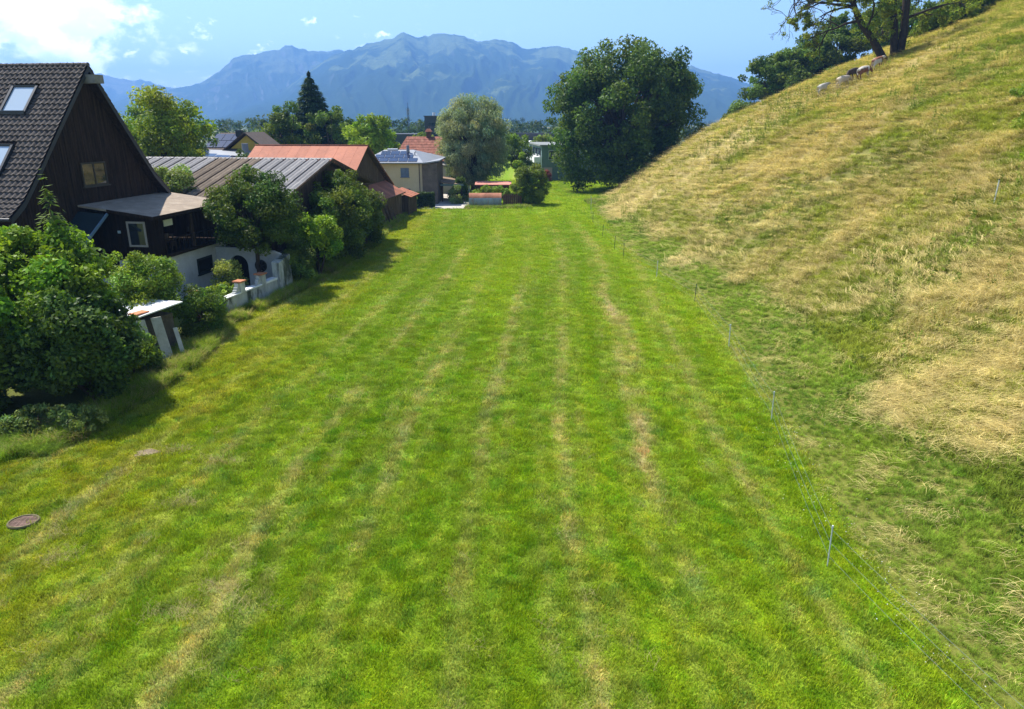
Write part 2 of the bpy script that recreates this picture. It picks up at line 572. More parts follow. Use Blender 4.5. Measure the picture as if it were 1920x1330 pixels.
mountain('mountain_range', RANGE_A, 2300, 4200, mountain_material('mountain_near', (.03, .05, .02), (.13, .16, .055), (.14, .14, .13), .56, .35),
         'long forested mountain ridge with pale alpine meadows', 3)
mountain('mountain_peaks', RANGE_B, 3700, 5000, mountain_material('mountain_mid', (.05, .07, .03), (.12, .14, .07), (.17, .165, .155), .53, .8),
         'pale jagged peaks behind the left end of the ridge', 9, 1.15)
mountain('distant_mountains', RANGE_C, 5200, 6200, mountain_material('mountain_far', (.08, .10, .06), (.2, .2, .14), (.42, .42, .42), .5, .8),
         'faint farthest mountain chain behind the dark house', 15)

# the air over the valley
hz = MB().box(-7200, 7200, -300, 7300, -6, 500).mesh('haze', [])
hm = bpy.data.materials.new('valley_air'); hm.use_nodes = True
t = NT(hm.node_tree)
pv = t.n('ShaderNodeVolumePrincipled', Color=(.22, .49, 1.0), Density=.00024, Anisotropy=0.1)
t.n('ShaderNodeOutputMaterial', Volume=pv.outputs[0])
hz.materials.append(hm)
tag(link('haze', hz), 'pale blue summer haze over the valley', 'haze', kind='stuff')


# ------------------------------------------------------------------ grass: tufts scattered over the meadow and the hill
def blade_mesh(name, n, spread, h0, h1, wid, lean, segs, droop, col_tip, col_root, seed, dirspread=math.pi, flat=0.0):
    """a tuft of n blades; each blade is a narrow ribbon that bends over"""
    g = np.random.default_rng(seed)
    V = []; F = []; C = []
    for i in range(n):
        r = spread * math.sqrt(g.random()); a = g.random() * 2 * math.pi
        p = np.array([r * math.cos(a), r * math.sin(a), -.01])
        d = g.uniform(-dirspread, dirspread)
        dv = np.array([math.cos(d), math.sin(d), 0]); sv = np.array([-dv[1], dv[0], 0])
        h = g.uniform(h0, h1); ln = lean * g.uniform(.5, 1.3)
        ang = math.pi / 2 - ln * .4
        b = len(V); tone = g.uniform(.75, 1.25)
        for s in range(segs + 1):
            f = s / segs
            ww = wid * (1 - f * .85) * g.uniform(.8, 1.2)
            if s == segs:
                V.append(p.copy()); C.append(col_tip * tone)
            else:
                V.append(p - sv * ww / 2); V.append(p + sv * ww / 2)
                cc = (col_root * (1 - f) + col_tip * f) * tone
                C += [cc, cc]
            ang2 = ang - droop * f
            p = p + (dv * math.cos(ang2) + np.array([0, 0, 1]) * math.sin(ang2)) * h / segs
            p[2] = max(p[2], .015 + flat * g.random())
        for s in range(segs - 1):
            k = b + 2 * s
            F.append((k, k + 1, k + 3)); F.append((k, k + 3, k + 2))
        k = b + 2 * (segs - 1)
        F.append((k, k + 1, k + 2))
    return np_mesh(name, np.array(V), np.array(F), np.array(C), [leaf_mat('grass_blade', .3, .7, .05, inst=True, tint=(1.15, 1.15, .7))])


def proto_collection(name, meshes):
    c = bpy.data.collections.new(name)
    for i, me in enumerate(meshes):
        o = bpy.data.objects.new('%s_%02d' % (name, i), me)
        c.objects.link(o)
    return c


def scatter(name, pts, rot, scl, idx, tint, coll, label, cat):
    me = bpy.data.meshes.new(name)
    n = len(pts)
    me.vertices.add(n); me.vertices.foreach_set('co', np.asarray(pts, np.float32).ravel())
    for nm, ty, arr, key in (('rot', 'FLOAT_VECTOR', rot, 'vector'), ('scl', 'FLOAT_VECTOR', scl, 'vector'), ('tint', 'FLOAT_COLOR', np.c_[tint, np.ones(n)], 'color'), ('idx', 'INT', idx, 'value')):
        at = me.attributes.new(nm, ty, 'POINT')
        at.data.foreach_set(key, np.asarray(arr, np.int32 if ty == 'INT' else np.float32).ravel())
    me.update()
    o = link(name, me)
    ng = bpy.data.node_groups.new(name, 'GeometryNodeTree')
    ng.interface.new_socket('Geometry', in_out='INPUT', socket_type='NodeSocketGeometry')
    ng.interface.new_socket('Geometry', in_out='OUTPUT', socket_type='NodeSocketGeometry')
    nd = ng.nodes; lk = ng.links
    gi = nd.new('NodeGroupInput'); go = nd.new('NodeGroupOutput')
    ci = nd.new('GeometryNodeCollectionInfo'); ci.inputs['Collection'].default_value = coll
    ci.inputs['Separate Children'].default_value = True
    ci.inputs['Reset Children'].default_value = True
    ip = nd.new('GeometryNodeInstanceOnPoints'); ip.inputs['Pick Instance'].default_value = True

    def na(nm, ty):
        a = nd.new('GeometryNodeInputNamedAttribute'); a.data_type = ty; a.inputs['Name'].default_value = nm
        return a.outputs[0]
    e2r = nd.new('FunctionNodeEulerToRotation')
    lk.new(na('rot', 'FLOAT_VECTOR'), e2r.inputs[0])
    lk.new(gi.outputs[0], ip.inputs['Points']); lk.new(ci.outputs[0], ip.inputs['Instance'])
    lk.new(na('idx', 'INT'), ip.inputs['Instance Index']); lk.new(e2r.outputs[0], ip.inputs['Rotation']); lk.new(na('scl', 'FLOAT_VECTOR'), ip.inputs['Scale'])
    lk.new(ip.outputs[0], go.inputs[0])
    md = o.modifiers.new('scatter', 'NODES'); md.node_group = ng
    return tag(o, label, cat, kind='stuff')


one = np.ones(3)
LAWN = proto_collection('lawn_tuft', [blade_mesh('lawn_tuft', 46, .17, .05, .12, .011, .9, 2, .9, one * 1.12, one * .8, 100 + i) for i in range(5)])
STRAW = proto_collection('straw_tuft', [blade_mesh('straw_tuft', 26, .42, .25, .75, .013, 1.5, 4, 2.2, one * 1.1, one * .8, 200 + i, dirspread=1.0, flat=.10) for i in range(4)]
                         + [blade_mesh('meadow_tuft', 38, .2, .15, .42, .016, .8, 3, 1.4, one * 1.1, one * .75, 210 + i) for i in range(4)])


def view_ok(x, y, z, pad=.08):
    d = y * .9503 + (10 - z) * .3114
    u = x / d; v = (y * .3114 - (10 - z) * .9503) / d
    return (d > 3) & (np.abs(u) < .72 + pad) & (v > -.499 - pad) & (v < .499 + pad)


def jitter_points(x0, x1, y0, y1, dens, g):
    n = int((x1 - x0) * (y1 - y0) * dens)
    return g.uniform(x0, x1, n), g.uniform(y0, y1, n)


g = np.random.default_rng(5)
PX, PY, PS = [], [], []
for (y0, y1, dens, sc) in ((7, 16, 120, 1.0), (16, 24, 85, 1.15), (24, 36, 46, 1.5), (36, 55, 24, 2.1), (55, 80, 12, 2.9), (80, 130, 4.5, 4.2)):
    x, y = jitter_points(-21, 27 if y0 > 79 else 13, y0, y1, dens, g)
    left = np.interp(y, [0, 20, 40, 60, 84, 88, 92, 130], [-40, -16.2, -15.4, -13.8, -13.0, -12.5, -30, -40])
    ok = (x < foot_x(y) + .6) & (x > left) & view_ok(x, y, 0)
    drive = (y > 86.4) & (x > -12) & (x < -4.9 - (y - 86.5) * .05)
    ok &= ~drive
    # bare spots
    dr, tr = dryness(x, y)
    ok &= g.random(len(x)) > np.clip(tr * .8 + (dr - .75) * .5, 0, .8)
    for cx, cy_, r_ in ((-11.55, 20.5, .36), (-12.77, 16.3, .29)):
        ok &= np.hypot(x - cx, (y - cy_) * 1.2) > r_
    x, y = x[ok], y[ok]
    PX.append(x); PY.append(y); PS.append(sc * g.uniform(.75, 1.3, len(x)))
x = np.concatenate(PX); y = np.concatenate(PY); s = np.concatenate(PS); n = len(x)
tint = meadow_col(x, y) * np.clip(1 + g.normal(0, 1, (n, 1)) * (.30 - .17 * smooth(20, 55, y))[:, None], .4, 1.9)
hue = g.random((n, 1))
nearf = (1 - smooth(20, 42, y))[:, None]
clov = smooth(.60, .68, fbm(x * 2.3, y * 2.3, 79, 3))[:, None] * nearf
tint = tint * (1 - clov * np.array([.34, .16, .1]))
yfl = smooth(.62, .70, fbm(x * 3.1 + 40, y * 3.1, 81, 2))[:, None] * nearf
tint = tint * (1 + yfl * np.array([.22, .12, .1]))
tint = np.where(hue < .12, tint * [1.45, 1.12, 1.3], np.where(hue > .9, tint * [.72, 1.0, 1.2], tint))
clump = smooth(.4, .75, fbm(x * 4.5, y * 4.5, 77, 2))
hgt = (.55 + .75 * clump) * np.where(s > 1.4, 1 / np.sqrt(s), 1)
scatter('meadow_grass', np.stack([x, y, meadow_z(x, y)], 1), np.stack([g.normal(0, .12, n), g.normal(0, .12, n), g.uniform(0, 6.28, n)], 1),
        np.stack([s, s, s * hgt], 1), g.integers(0, 5, n), tint, LAWN, 'short mown green grass with dry stripes', 'grass')

PX, PY, PS = [], [], []
for (y0, y1, dens, sc) in ((7, 16, 64, .95), (16, 28, 48, 1.0), (28, 45, 27, 1.2), (45, 70, 13, 1.6), (70, 125, 5.5, 2.1)):
    x, y = jitter_points(8, 26 if y1 < 20 else (36 if y1 < 30 else 78), y0, y1, dens, g)
    ok = (x > foot_x(y) + .1) & view_ok(x, y, hill_z(x, y))
    x, y = x[ok], y[ok]
    PX.append(x); PY.append(y); PS.append(sc * g.uniform(.7, 1.3, len(x)))
x = np.concatenate(PX); y = np.concatenate(PY); s = np.concatenate(PS); n = len(x)
u = x - foot_x(y)
st = straw(x, y)
isst = g.random(n) < np.clip(st * .88, .015, .9)
grn = np.array([.29, .335, .038]); grn2 = np.array([.185, .255, .028]); stc = np.array([.70, .57, .26]); stc2 = np.array([.58, .49, .17])
kk = smooth(.35, .65, fbm(x * .3, y * .3, 61, 3))[:, None]
tg = grn * (1 - kk) + grn2 * kk
tg = np.where((u < 4)[:, None], tg * [.85, 1.05, .9], tg)
tg = tg * (1 - .45 * st[:, None]) + np.array([.44, .39, .09]) * .45 * st[:, None]
k2 = g.random((n, 1))
tint = np.where(isst[:, None], stc * k2 + stc2 * (1 - k2), tg) * np.clip(g.normal(1, .25, (n, 1)), .45, 1.7)
# lodged straw lies in swirls, mostly down the slope
ang = math.pi + (fbm(x * .16, y * .16, 31, 3) - .5) * 5.5 + g.normal(0, .35, n)
slope = .5 * smooth(2, 6, u)
idx = np.where(isst, g.integers(0, 4, n), 4 + g.integers(0, 4, n))
sz = np.where(isst, s, s * np.where(u < 4, .6, 1.0)) * smooth(-.6, 3, u) ** .5
rot = np.stack([0 * x, -np.arctan(slope) * np.ones(n) * 0, ang], 1)
zz = np.where(isst, np.clip(fbm(x * .5, y * .5, 62, 3) * 1.5, .5, 1.3), .9) / np.maximum(s, 1) ** .9 * np.where(y > 65, np.where(isst, .65, 1.5), 1)
scatter('hill_grass', np.stack([x, y, hill_z(x, y)], 1), rot, np.stack([sz, sz, sz * zz], 1), idx, tint, STRAW,
        'long lodged straw and green grass on the hillside', 'grass')

# ------------------------------------------------------------------ materials for the buildings
WOOD = mat('dark_stained_wood', (.028, .018, .012), .9, .35, 1.2, .08, .3, 30, stretch=(6, 6, .5))
WOODB = mat('weathered_barn_wood', (.085, .055, .035), .9, .25, 1.2, .15, .4, 25, stretch=(5, 5, .4), dirt=((.16, .13, .10), .5, .75))
RENDER_W = mat('white_render', (.54, .55, .55), .9, .08, .7, .2, .15, 30, dirt=((.42, .42, .38), .58, .8))
STAIN_W = mat('stained_white_render', (.47, .48, .45), .92, .14, 1.3, .15, .2, 25, stretch=(1, 1, .4), dirt=((.07, .08, .055), .46, .62))
TILE = mat('brown_concrete_tile', (.088, .074, .065), .85, .30, 2.0, .2, .25, 60, dirt=((.15, .128, .10), .5, .72))
TERRA = mat('terracotta', (.42, .17, .085), .85, .15, 3.0, .2, .2, 30)
RED_SHEET = mat('red_fibre_sheet', (.38, .145, .085), .8, .09, .6, .25, .1, 20, dirt=((.30, .12, .075), .5, .8))
RUST = mat('rusty_sheet', (.33, .125, .07), .85, .16, .9, .2, .2, 18, dirt=((.16, .075, .055), .5, .75))
CORR_G = mat('grey_fibre_cement', (.30, .285, .27), .9, .12, 1.2, .15, .2, 30, stretch=(1, 1, 1), dirt=((.19, .17, .15), .55, .8))
CORR_B = mat('lichen_fibre_cement', (.21, .165, .12), .92, .16, 1.4, .12, .2, 30, dirt=((.30, .27, .23), .55, .75))
FELT = mat('porch_roof_felt', (.25, .20, .15), .93, .12, 1.6, .15, .3, 40, dirt=((.33, .28, .22), .5, .75))
DARK = mat('dark_metal', (.03, .032, .036), .5, .1, 2, .4)
ZINC = mat('zinc_sheet', (.20, .215, .24), .6, .07, 1.0, .5)
SOLAR = glass_mat('solar_glass', (.015, .020, .045), .12)
GLASS = glass_mat()
SKYGLASS = glass_mat('skylight_glass', (.36, .44, .52), .05)  # sky reflection, over a pale blind, put into the base colour
CREAM = mat('cream_render', (.56, .47, .31), .92, .05, .6, .2, .1, 30)
BROWNR = mat('brown_grey_cladding', (.155, .13, .105), .9, .15, 1.5, .2, .3, 25)
GREYW = mat('pale_grey_wall', (.45, .45, .44), .9, .06, 1, .2)
WHITE = mat('white_paint', (.75, .75, .73), .7, .05, 2, .3)
BLUEP = mat('blue_grey_paint', (.13, .18, .27), .7, .1, 2, .3)
GREENP = mat('grey_green_panel', (.13, .19, .175), .7, .1, .8, .3)
CONC = mat('pale_concrete', (.42, .38, .34), .95, .1, 2, .15, .2, 40, dirt=((.30, .27, .24), .5, .8))
BARK = mat('tree_bark', (.085, .065, .05), .95, .25, 3.0, .1, .6, 12, stretch=(1, 1, .3))
PLANKW = mat('flaking_white_plank', (.42, .41, .35), .85, .12, 3, .2, .2, 20, dirt=((.33, .31, .26), .55, .75))
DARKIN = mat('dark_interior', (.012, .010, .009), .9, .1, 1)


def boards(mb, axis, c0, c1, fixed, z0, ztop, w, proud, m=0, face=1):
    """vertical boards along `axis` ('x' or 'y') from c0 to c1, top given by ztop(c)"""
    n = max(1, int(round((c1 - c0) / w)))
    w = (c1 - c0) / n
    for i in range(n):
        a = c0 + i * w + w * .05; b = c0 + (i + 1) * w - w * .05
        p = proud * random.uniform(.5, 1.0)
        za, zb = ztop(a), ztop(b)
        d0, d1 = (fixed, fixed + face * p)
        if axis == 'y':
            bot = [(d0, a, z0), (d1, a, z0), (d1, b, z0), (d0, b, z0)]
            top = [(d0, a, za), (d1, a, za), (d1, b, zb), (d0, b, zb)]
        else:
            bot = [(a, d0, z0), (a, d1, z0), (b, d1, z0), (b, d0, z0)]
            top = [(a, d0, za), (a, d1, za), (b, d1, zb), (b, d0, zb)]
        mb.hexa(bot, top, m)
    return mb


def window(parent, axis, at, c0, c1, z0, z1, face, frame, glass, fw=.08, mull=1, sill=True, deep=.05):
    """a window standing `deep` proud of the plane axis=at; > frame, pane(s), sill"""
    def bx(mb, u0, u1, v0, v1, d0, d1):
        d0, d1 = sorted((at + face * d0, at + face * d1))
        if axis == 'x':
            mb.box(d0, d1, u0, u1, v0, v1)
        else:
            mb.box(u0, u1, d0, d1, v0, v1)
    fr = MB()
    bx(fr, c0, c0 + fw, z0, z1, .004, deep); bx(fr, c1 - fw, c1, z0, z1, .004, deep)
    bx(fr, c0 + fw, c1 - fw, z0, z0 + fw, .004, deep); bx(fr, c0 + fw, c1 - fw, z1 - fw, z1, .004, deep)
    for i in range(mull):
        m = c0 + (c1 - c0) * (i + 1) / (mull + 1)
        bx(fr, m - fw * .4, m + fw * .4, z0 + fw, z1 - fw, .006, deep - .004)
    wo = fr.build('window', frame, parent)
    for i in range(mull + 1):
        a = c0 + fw + (c1 - c0 - 2 * fw) * i / (mull + 1); b = c0 + fw + (c1 - c0 - 2 * fw) * (i + 1) / (mull + 1)
        pm = MB(); bx(pm, a + .002, b - .002, z0 + fw, z1 - fw, .008, .02)
        pm.build('pane', glass, wo)
    if sill:
        sm = MB(); bx(sm, c0 - .08, c1 + .08, z0 - .07, z0 - .003, .003, deep + .08)
        sm.build('sill', frame, wo)
    return wo


# ------------------------------------------------------------------ the dark timber house
A8 = R(-8)
house = empty('timber_house', (-19.5, 38.7, 0), A8, 'black timber house with steep brown tiled roof and open porch', 'house')
PROF_L = [(1.8, 12.87), (-1.69, 9.13), (-3.06, 7.62), (-4.32, 6.33), (-5.3, 5.66)]
PROF_R = [(1.8, 12.87), (3.62, 10.75), (4.9, 8.75), (6.11, 7.10), (7.5, 5.75)]
PROF_R = [(1.8, 12.87), (2.2, 12.30), (3.62, 10.35), (4.9, 8.62), (6.11, 7.02), (7.5, 5.72)]


def prof_z(y, off=0.0):
    ys_ = [p[0] for p in reversed(PROF_L)] + [p[0] for p in PROF_R[1:]]
    zs_ = [p[1] for p in reversed(PROF_L)] + [p[1] for p in PROF_R[1:]]
    return float(np.interp(y, ys_, zs_)) - off


X0, X1 = -3.5, -17.5                              # verge of the roof, far end out of view
body = MB()
body.hexa([(-4.25, -4.5, 0), (-4.25, 6.9, 0), (X1, 6.9, 0), (X1, -4.5, 0)], [(-4.25, -4.5, 6.0), (-4.25, 6.9, 6.1), (X1, 6.9, 6.1), (X1, -4.5, 6.0)])
pr = [(-4.5, prof_z(-4.5, .4))] + [(y, z - .4) for y, z in reversed(PROF_L[:-1]) if y > -4.5] + [(y, z - .4) for y, z in PROF_R[1:-1]] + [(6.9, prof_z(6.9, .4))]
body.hexa([(-4.25, y, z) for y, z in [(-4.5, 5.9)] + pr + [(6.9, 5.9)]][::-1], [(-4.02, y, z) for y, z in [(-4.5, 5.9)] + pr + [(6.9, 5.9)]][::-1])
body.build('wall', WOOD, house)
cl = boards(MB(), 'y', -4.5, 6.9, -4.02, 2.2, lambda y: prof_z(y, .32), .19, .035)
cl.build('board_cladding', WOOD, house)

# roof deck under the tiles, both slopes, with its edge boards
deck = MB()
for prof in (PROF_L, PROF_R):
    for (ya, za), (yb, zb) in zip(prof[:-1], prof[1:]):
        q = [(X0, ya, za - .05), (X0, yb, zb - .05), (X1, yb, zb - .05), (X1, ya, za - .05)]
        lo = [(x_, y_, z_ - .2) for x_, y_, z_ in q]
        deck.hexa(lo, q)
roof = deck.build('roof', WOOD, house)
vb = MB()
for prof in (PROF_L, PROF_R):
    for (ya, za), (yb, zb) in zip(prof[:-1], prof[1:]):
        vb.hexa([(X0 + .004, ya, za - .30), (X0 + .04, ya, za - .30), (X0 + .04, yb, zb - .30), (X0 + .004, yb, zb - .30)],
                [(X0 + .004, ya, za - .02), (X0 + .04, ya, za - .02), (X0 + .04, yb, zb - .02), (X0 + .004, yb, zb - .02)])
vb.build('verge_board', DARK, roof)
gt = MB().tube([(X0 + .05, -5.42, 5.58), (X1, -5.42, 5.52)], .085, 8)
gt.build('gutter', DARK, roof)
MB().box(-3.95, -2.95, 1.45, 2.15, 11.95, 12.38).build('ridge_beam', mat('grey_beam', (.20, .19, .17), .9, .15, 3), house)

# one tile: a double-wave pantile, nose thickened
TW, TG = .305, .355


def tile_mesh():
    n = 8
    V = []
    for row, (v, lift) in enumerate(((-.055, .085), (.385, .014))):
        for i in range(n + 1):
            f = i / n
            wv = .036 * math.cos(f * 2 * math.pi) * (1.0 if f > .02 else 1.0)
            V.append((f * (TW + .012), v, lift + wv))
    for i in range(n + 1):                          # nose drops down
        f = i / n
        V.append((f * (TW + .012), -.055, .085 + .036 * math.cos(f * 2 * math.pi) - .07))
    F = [(i, i + 1, n + 2 + i, n + 1 + i) for i in range(n)] + [(2 * (n + 1) + i, 2 * (n + 1) + i + 1, i + 1, i) for i in range(n)]
    me = bpy.data.meshes.new('roof_tile'); me.from_pydata(V, [], F); me.materials.append(TILE); me.update()
    return me


TM = tile_mesh()
cum = [0]
for (ya, za), (yb, zb) in zip(PROF_L[:-1], PROF_L[1:]):
    cum.append(cum[-1] + math.hypot(yb - ya, zb - za))


def on_profile(prof, cumd, s):
    i = max(0, min(len(cumd) - 2, int(np.searchsorted(cumd, s) - 1)))
    f = (s - cumd[i]) / (cumd[i + 1] - cumd[i])
    (ya, za), (yb, zb) = prof[i], prof[i + 1]
    d = Vector((0, yb - ya, zb - za)).normalized()
    return ya + (yb - ya) * f, za + (zb - za) * f, d


SKYL = [(-7.10, -5.70, -.62, .60), (-6.85, -5.45, -3.30, -2.10)]     # x0,x1,y0,y1 of the two roof windows
rows = int(cum[-1] / TG)
cand = []
for r_ in range(rows + 1):
    s_ = min(.24 + r_ * TG, cum[-1] - .02)
    y_, z_, d = on_profile(PROF_L, cum, s_)
    up = -d                                            # up the slope
    nrm = Vector((1, 0, 0)).cross(up).normalized()
    M = Matrix(((1, up.x, nrm.x), (0, up.y, nrm.y), (0, up.z, nrm.z))).to_4x4()
    for c_ in range(int((X0 - X1) / TW)):
        x_ = X0 + .03 - (c_ + 1) * TW
        if any(a - TW * .75 < x_ < b - .15 and c - .12 < y_ < e + .2 for a, b, c, e in SKYL):
            continue
        cand.append((c_ * 1.0 + r_ * .03 - .0, Matrix.Translation((x_, y_, z_)) @ M))


def in_frame(m):
    p = house.matrix_basis @ m.translation
    dd = p.y * .9503 + (10 - p.z) * .3114
    return p.x / dd


house_m = Matrix.Translation(house.location) @ Matrix.Rotation(A8, 4, 'Z')
vis = []
for k, m in cand:
    p = house_m @ m.translation
    dd = p.y * .9503 + (10 - p.z) * .3114
    vis.append((-(p.x / dd), k, m))
vis.sort(key=lambda t_: t_[0])
n_obj = 0
rest = MB()
for k, (u_, _, m) in enumerate(vis):
    m = m @ Matrix.Rotation(random.gauss(0, .012), 4, 'Z') @ Matrix.Translation((0, 0, random.uniform(0, .008)))
    if n_obj < 300:
        o = link('roof_tile', TM, roof); o.matrix_local = m; n_obj += 1
    else:
        rest.add([m @ v.co for v in TM.vertices], [tuple(p.vertices) for p in TM.polygons])
o = rest.build('roof_tile_field', TILE, roof); o['kind'] = 'stuff'
# ridge caps
rc = MB()
nseg = 7
vs = []
for xx, rr in ((0, .135), (.44, .115)):
    for i in range(nseg + 1):
        a = math.pi * (i / nseg) * 1.1 - .05 * math.pi
        vs.append((-xx, math.cos(a) * rr, math.sin(a) * rr))
fs = [(i, i + 1, nseg + 2 + i, nseg + 1 + i) for i in range(nseg)] + [tuple(range(nseg + 1))]
rc.add(vs, fs)
RM = rc.mesh('ridge_tile', TILE)
for i in range(24):
    o = link('ridge_tile', RM, roof); o.location = (X0 + .05 - i * .40, 1.8, 12.86 + random.uniform(0, .012))
# tile ends along the far verge
cumr = [0]
for (ya, za), (yb, zb) in zip(PROF_R[:-1], PROF_R[1:]):
    cumr.append(cumr[-1] + math.hypot(yb - ya, zb - za))
ve = MB()
for r_ in range(int(cumr[-1] / TG)):
    y_, z_, d = on_profile(PROF_R, cumr, .25 + r_ * TG)
    nrm = Vector((0, -d.z, d.y)); nrm = nrm if nrm.z > 0 else -nrm
    p = Vector((0, y_, z_))
    ve.hexa([(X0 + .06, *(p + d * .2)[1:]), (X0 - 1.5, *(p + d * .2)[1:]), (X0 - 1.5, *(p - d * .2)[1:]), (X0 + .06, *(p - d * .2)[1:])],
            [(X0 + .06, *(p + d * .2 + nrm * .075)[1:]), (X0 - 1.5, *(p + d * .2 + nrm * .075)[1:]), (X0 - 1.5, *(p - d * .2 + nrm * .03)[1:]), (X0 + .06, *(p - d * .2 + nrm * .03)[1:])])
ve.build('far_verge_tiles', TILE, roof)
# roof windows
for a, b, c, e in SKYL:
    P = [(x_, y_, prof_z(y_) + .16) for x_, y_ in ((a, c), (b, c), (b, e), (a, e))]
    fr = MB()
    for i in range(4):
        fr.bar(Vector(P[i]), Vector(P[(i + 1) % 4]), .13, .18)
    so = fr.build('skylight', DARK, house)
    MB().slab([Vector(p) + Vector((0, 0, .03)) for p in P], .03).build('pane', SKYGLASS, so)
    MB().bar(Vector(P[0]) + Vector((0, 0, .04)), Vector(P[1]) + Vector((0, 0, .04)), .10, .14).build('flashing', ZINC, so)
window(house, 'x', -3.985, .5, 2.45, 6.6, 7.86, 1, mat('dark_frame', (.055, .045, .03), .7, .1), GLASS, .09, 1)

# porch: white basement, floor, posts, roof
base = MB().box(-4.0, 0, .05, 7.2, 0, 2.72)
base.build('basement_wall', RENDER_W, house)
window(house, 'x', 0.0, 3.75, 5.4, 1.18, 2.12, 1, mat('green_black_frame', (.02, .03, .028), .6, .1), DARKIN, .12, 0)
MB().box(-4.0, .12, -.02, 7.3, 2.723, 2.9).build('porch_floor', WOOD, house)
pw = boards(MB(), 'x', -2.3, 0, .0, 2.9, lambda x_: 5.02 - x_ * .13, .2, .03, face=-1)
pw.box(-2.3, -.001, .003, .10, 2.903, 5.0)
boards(pw, 'y', .0, .95, 0, 2.9, lambda y_: 4.98, .2, .03)
pw.box(-.1, -.001, .105, .95, 2.903, 4.98)
pw.build('porch_wall', WOOD, house)
pp = MB()
for y_ in (3.9, 7.1):
    pp.build('x', WOOD) if False else None
    m_ = MB().box(-.16, -.02, y_ - .08, y_ + .08, 2.903, 5.0); m_.build('porch_post', WOODB if y_ < 5 else WOOD, house)
MB().box(-.2, .0, .96, 7.2, 4.86, 5.02).build('porch_beam', WOOD, house)
rl = MB().box(-.10, -.05, .98, 7.0, 3.62, 3.70)
for y_ in np.arange(1.15, 7.0, .42):
    rl.box(-.09, -.06, y_, y_ + .05, 2.905, 3.618)
rl.build('porch_railing', WOOD, house)
pr_ = MB()
pr_.hexa([(.35, -.25, 5.04), (.35, 7.75, 5.04), (-3.98, 7.75, 5.60), (-3.98, -.25, 5.60)][::-1], [(.35, -.25, 5.14), (.35, 7.75, 5.14), (-3.98, 7.75, 5.70), (-3.98, -.25, 5.70)][::-1])
po = pr_.build('porch_roof', FELT, house)
fa = MB(); fa.box(.354, .40, -.28, 7.78, 4.98, 5.16)
fa.hexa([(.35, -.30, 4.98), (.35, -.255, 4.98), (-2.3, -.255, 5.33), (-2.3, -.30, 5.33)], [(.35, -.30, 5.15), (.35, -.255, 5.15), (-2.3, -.255, 5.50), (-2.3, -.30, 5.50)])
fa.build('fascia', WOOD, po)
window(house, 'y', -.03, -1.43, -.34, 3.48, 4.85, -1, mat('pale_window_frame', (.30, .27, .24), .8, .08), GLASS, .10, 0, sill=False)
MB().box(.01, .05, 1.05, 1.85, 4.45, 4.80).build('cream_panel', mat('cream_panel', (.50, .50, .38), .8, .05), house)
MB().box(-2.0, -1.85, -.09, -.035, 4.2, 4.34).build('switch_box', mat('pale_blue_box', (.35, .45, .5), .6, .05), house)
gl = MB().slab([(-3.95, -2.3, 4.0), (-2.3, -2.3, 4.0), (-2.3, -.31, 5.25), (-3.95, -.31, 5.38)], .04)
gl.build('stair_canopy', glass_mat('dull_canopy_glass', (.02, .035, .04), .25), house)
ct = MB(); ct.bar((-2.26, -2.32, 4.0), (-2.26, -.32, 5.26), .09, .12); ct.bar((-3.95, -2.35, 4.0), (-2.26, -2.35, 4.0), .07, .09)
ct.build('canopy_trim', mat('blue_grey_metal', (.12, .19, .26), .4, .05), house)
sw_ = boards(MB(), 'x', -4.0, -2.35, -.02, 2.0, lambda x_: 5.1, .2, .03, face=-1)
sw_.box(-4.0, -2.302, .003, .1, 2.0, 5.2)
sw_.build('stair_wall', WOOD, house)


def local(hx, hy, hzz):
    return house_m @ Vector((hx, hy, hzz))


def furniture_table(loc, rz, label, sx=1.5, sy=.8, h=.75):
    t_ = empty('porch_table', loc, rz, label, 'table')
    MB().box(-sx / 2, sx / 2, -sy / 2, sy / 2, h - .04, h).build('tabletop', WOODB, t_, bevel=.01)
    for i in (-1, 1):
        for j in (-1, 1):
            MB().box(i * (sx / 2 - .08) - .035, i * (sx / 2 - .08) + .035, j * (sy / 2 - .08) - .035, j * (sy / 2 - .08) + .035, 0, h - .043).build('leg', WOODB, t_)
    return t_


furniture_table(local(-1.6, 3.0, 2.9), A8 + math.pi / 2, 'wooden table standing on the open porch')


def chair(loc, rz, label):
    t_ = empty('porch_chair', loc, rz, label, 'chair', 'chairs on the porch')
    MB().box(-.22, .22, -.22, .22, .42, .46).build('seat', WOODB, t_)
    MB().box(-.22, .22, .19, .22, .62, .92).build('backrest', WOODB, t_)
    for i in (-1, 1):
        MB().box(i * .2 - .02, i * .2 + .02, -.22, -.18, 0, .418).build('leg', WOODB, t_)
        MB().box(i * .2 - .02, i * .2 + .02, .188, .225, 0, .9).build('leg', WOODB, t_)
    return t_


chair(local(-.75, 2.6, 2.9), A8 + 1.6, 'wooden porch chair between the table and the railing')
chair(local(-1.2, 1.5, 2.9), A8 + 3.0, 'wooden porch chair at the end of the table near the side window')
chair(local(-1.4, 5.2, 2.9), A8 - .4, 'wooden porch chair beyond the table by the tree')


# ------------------------------------------------------------------ garden walls in front of the house
def lab_build(mb, name, m, label, cat, group=None, **k):
    return tag(mb.build(name, m, **k), label, cat, group)


gw = empty('garden_wall', (-15.8, 36.2, 0), 0, 'low stained white garden wall with stepped coping and terracotta caps', 'wall')
ga = Vector((-14.35 + 15.8, 42.3 - 36.2, 0)); gl_ = ga.length; ga.normalize(); gn = Vector((ga.y, -ga.x, 0))


def gwp(s_, o_, z_):
    return ga * s_ + gn * o_ + Vector((0, 0, z_))


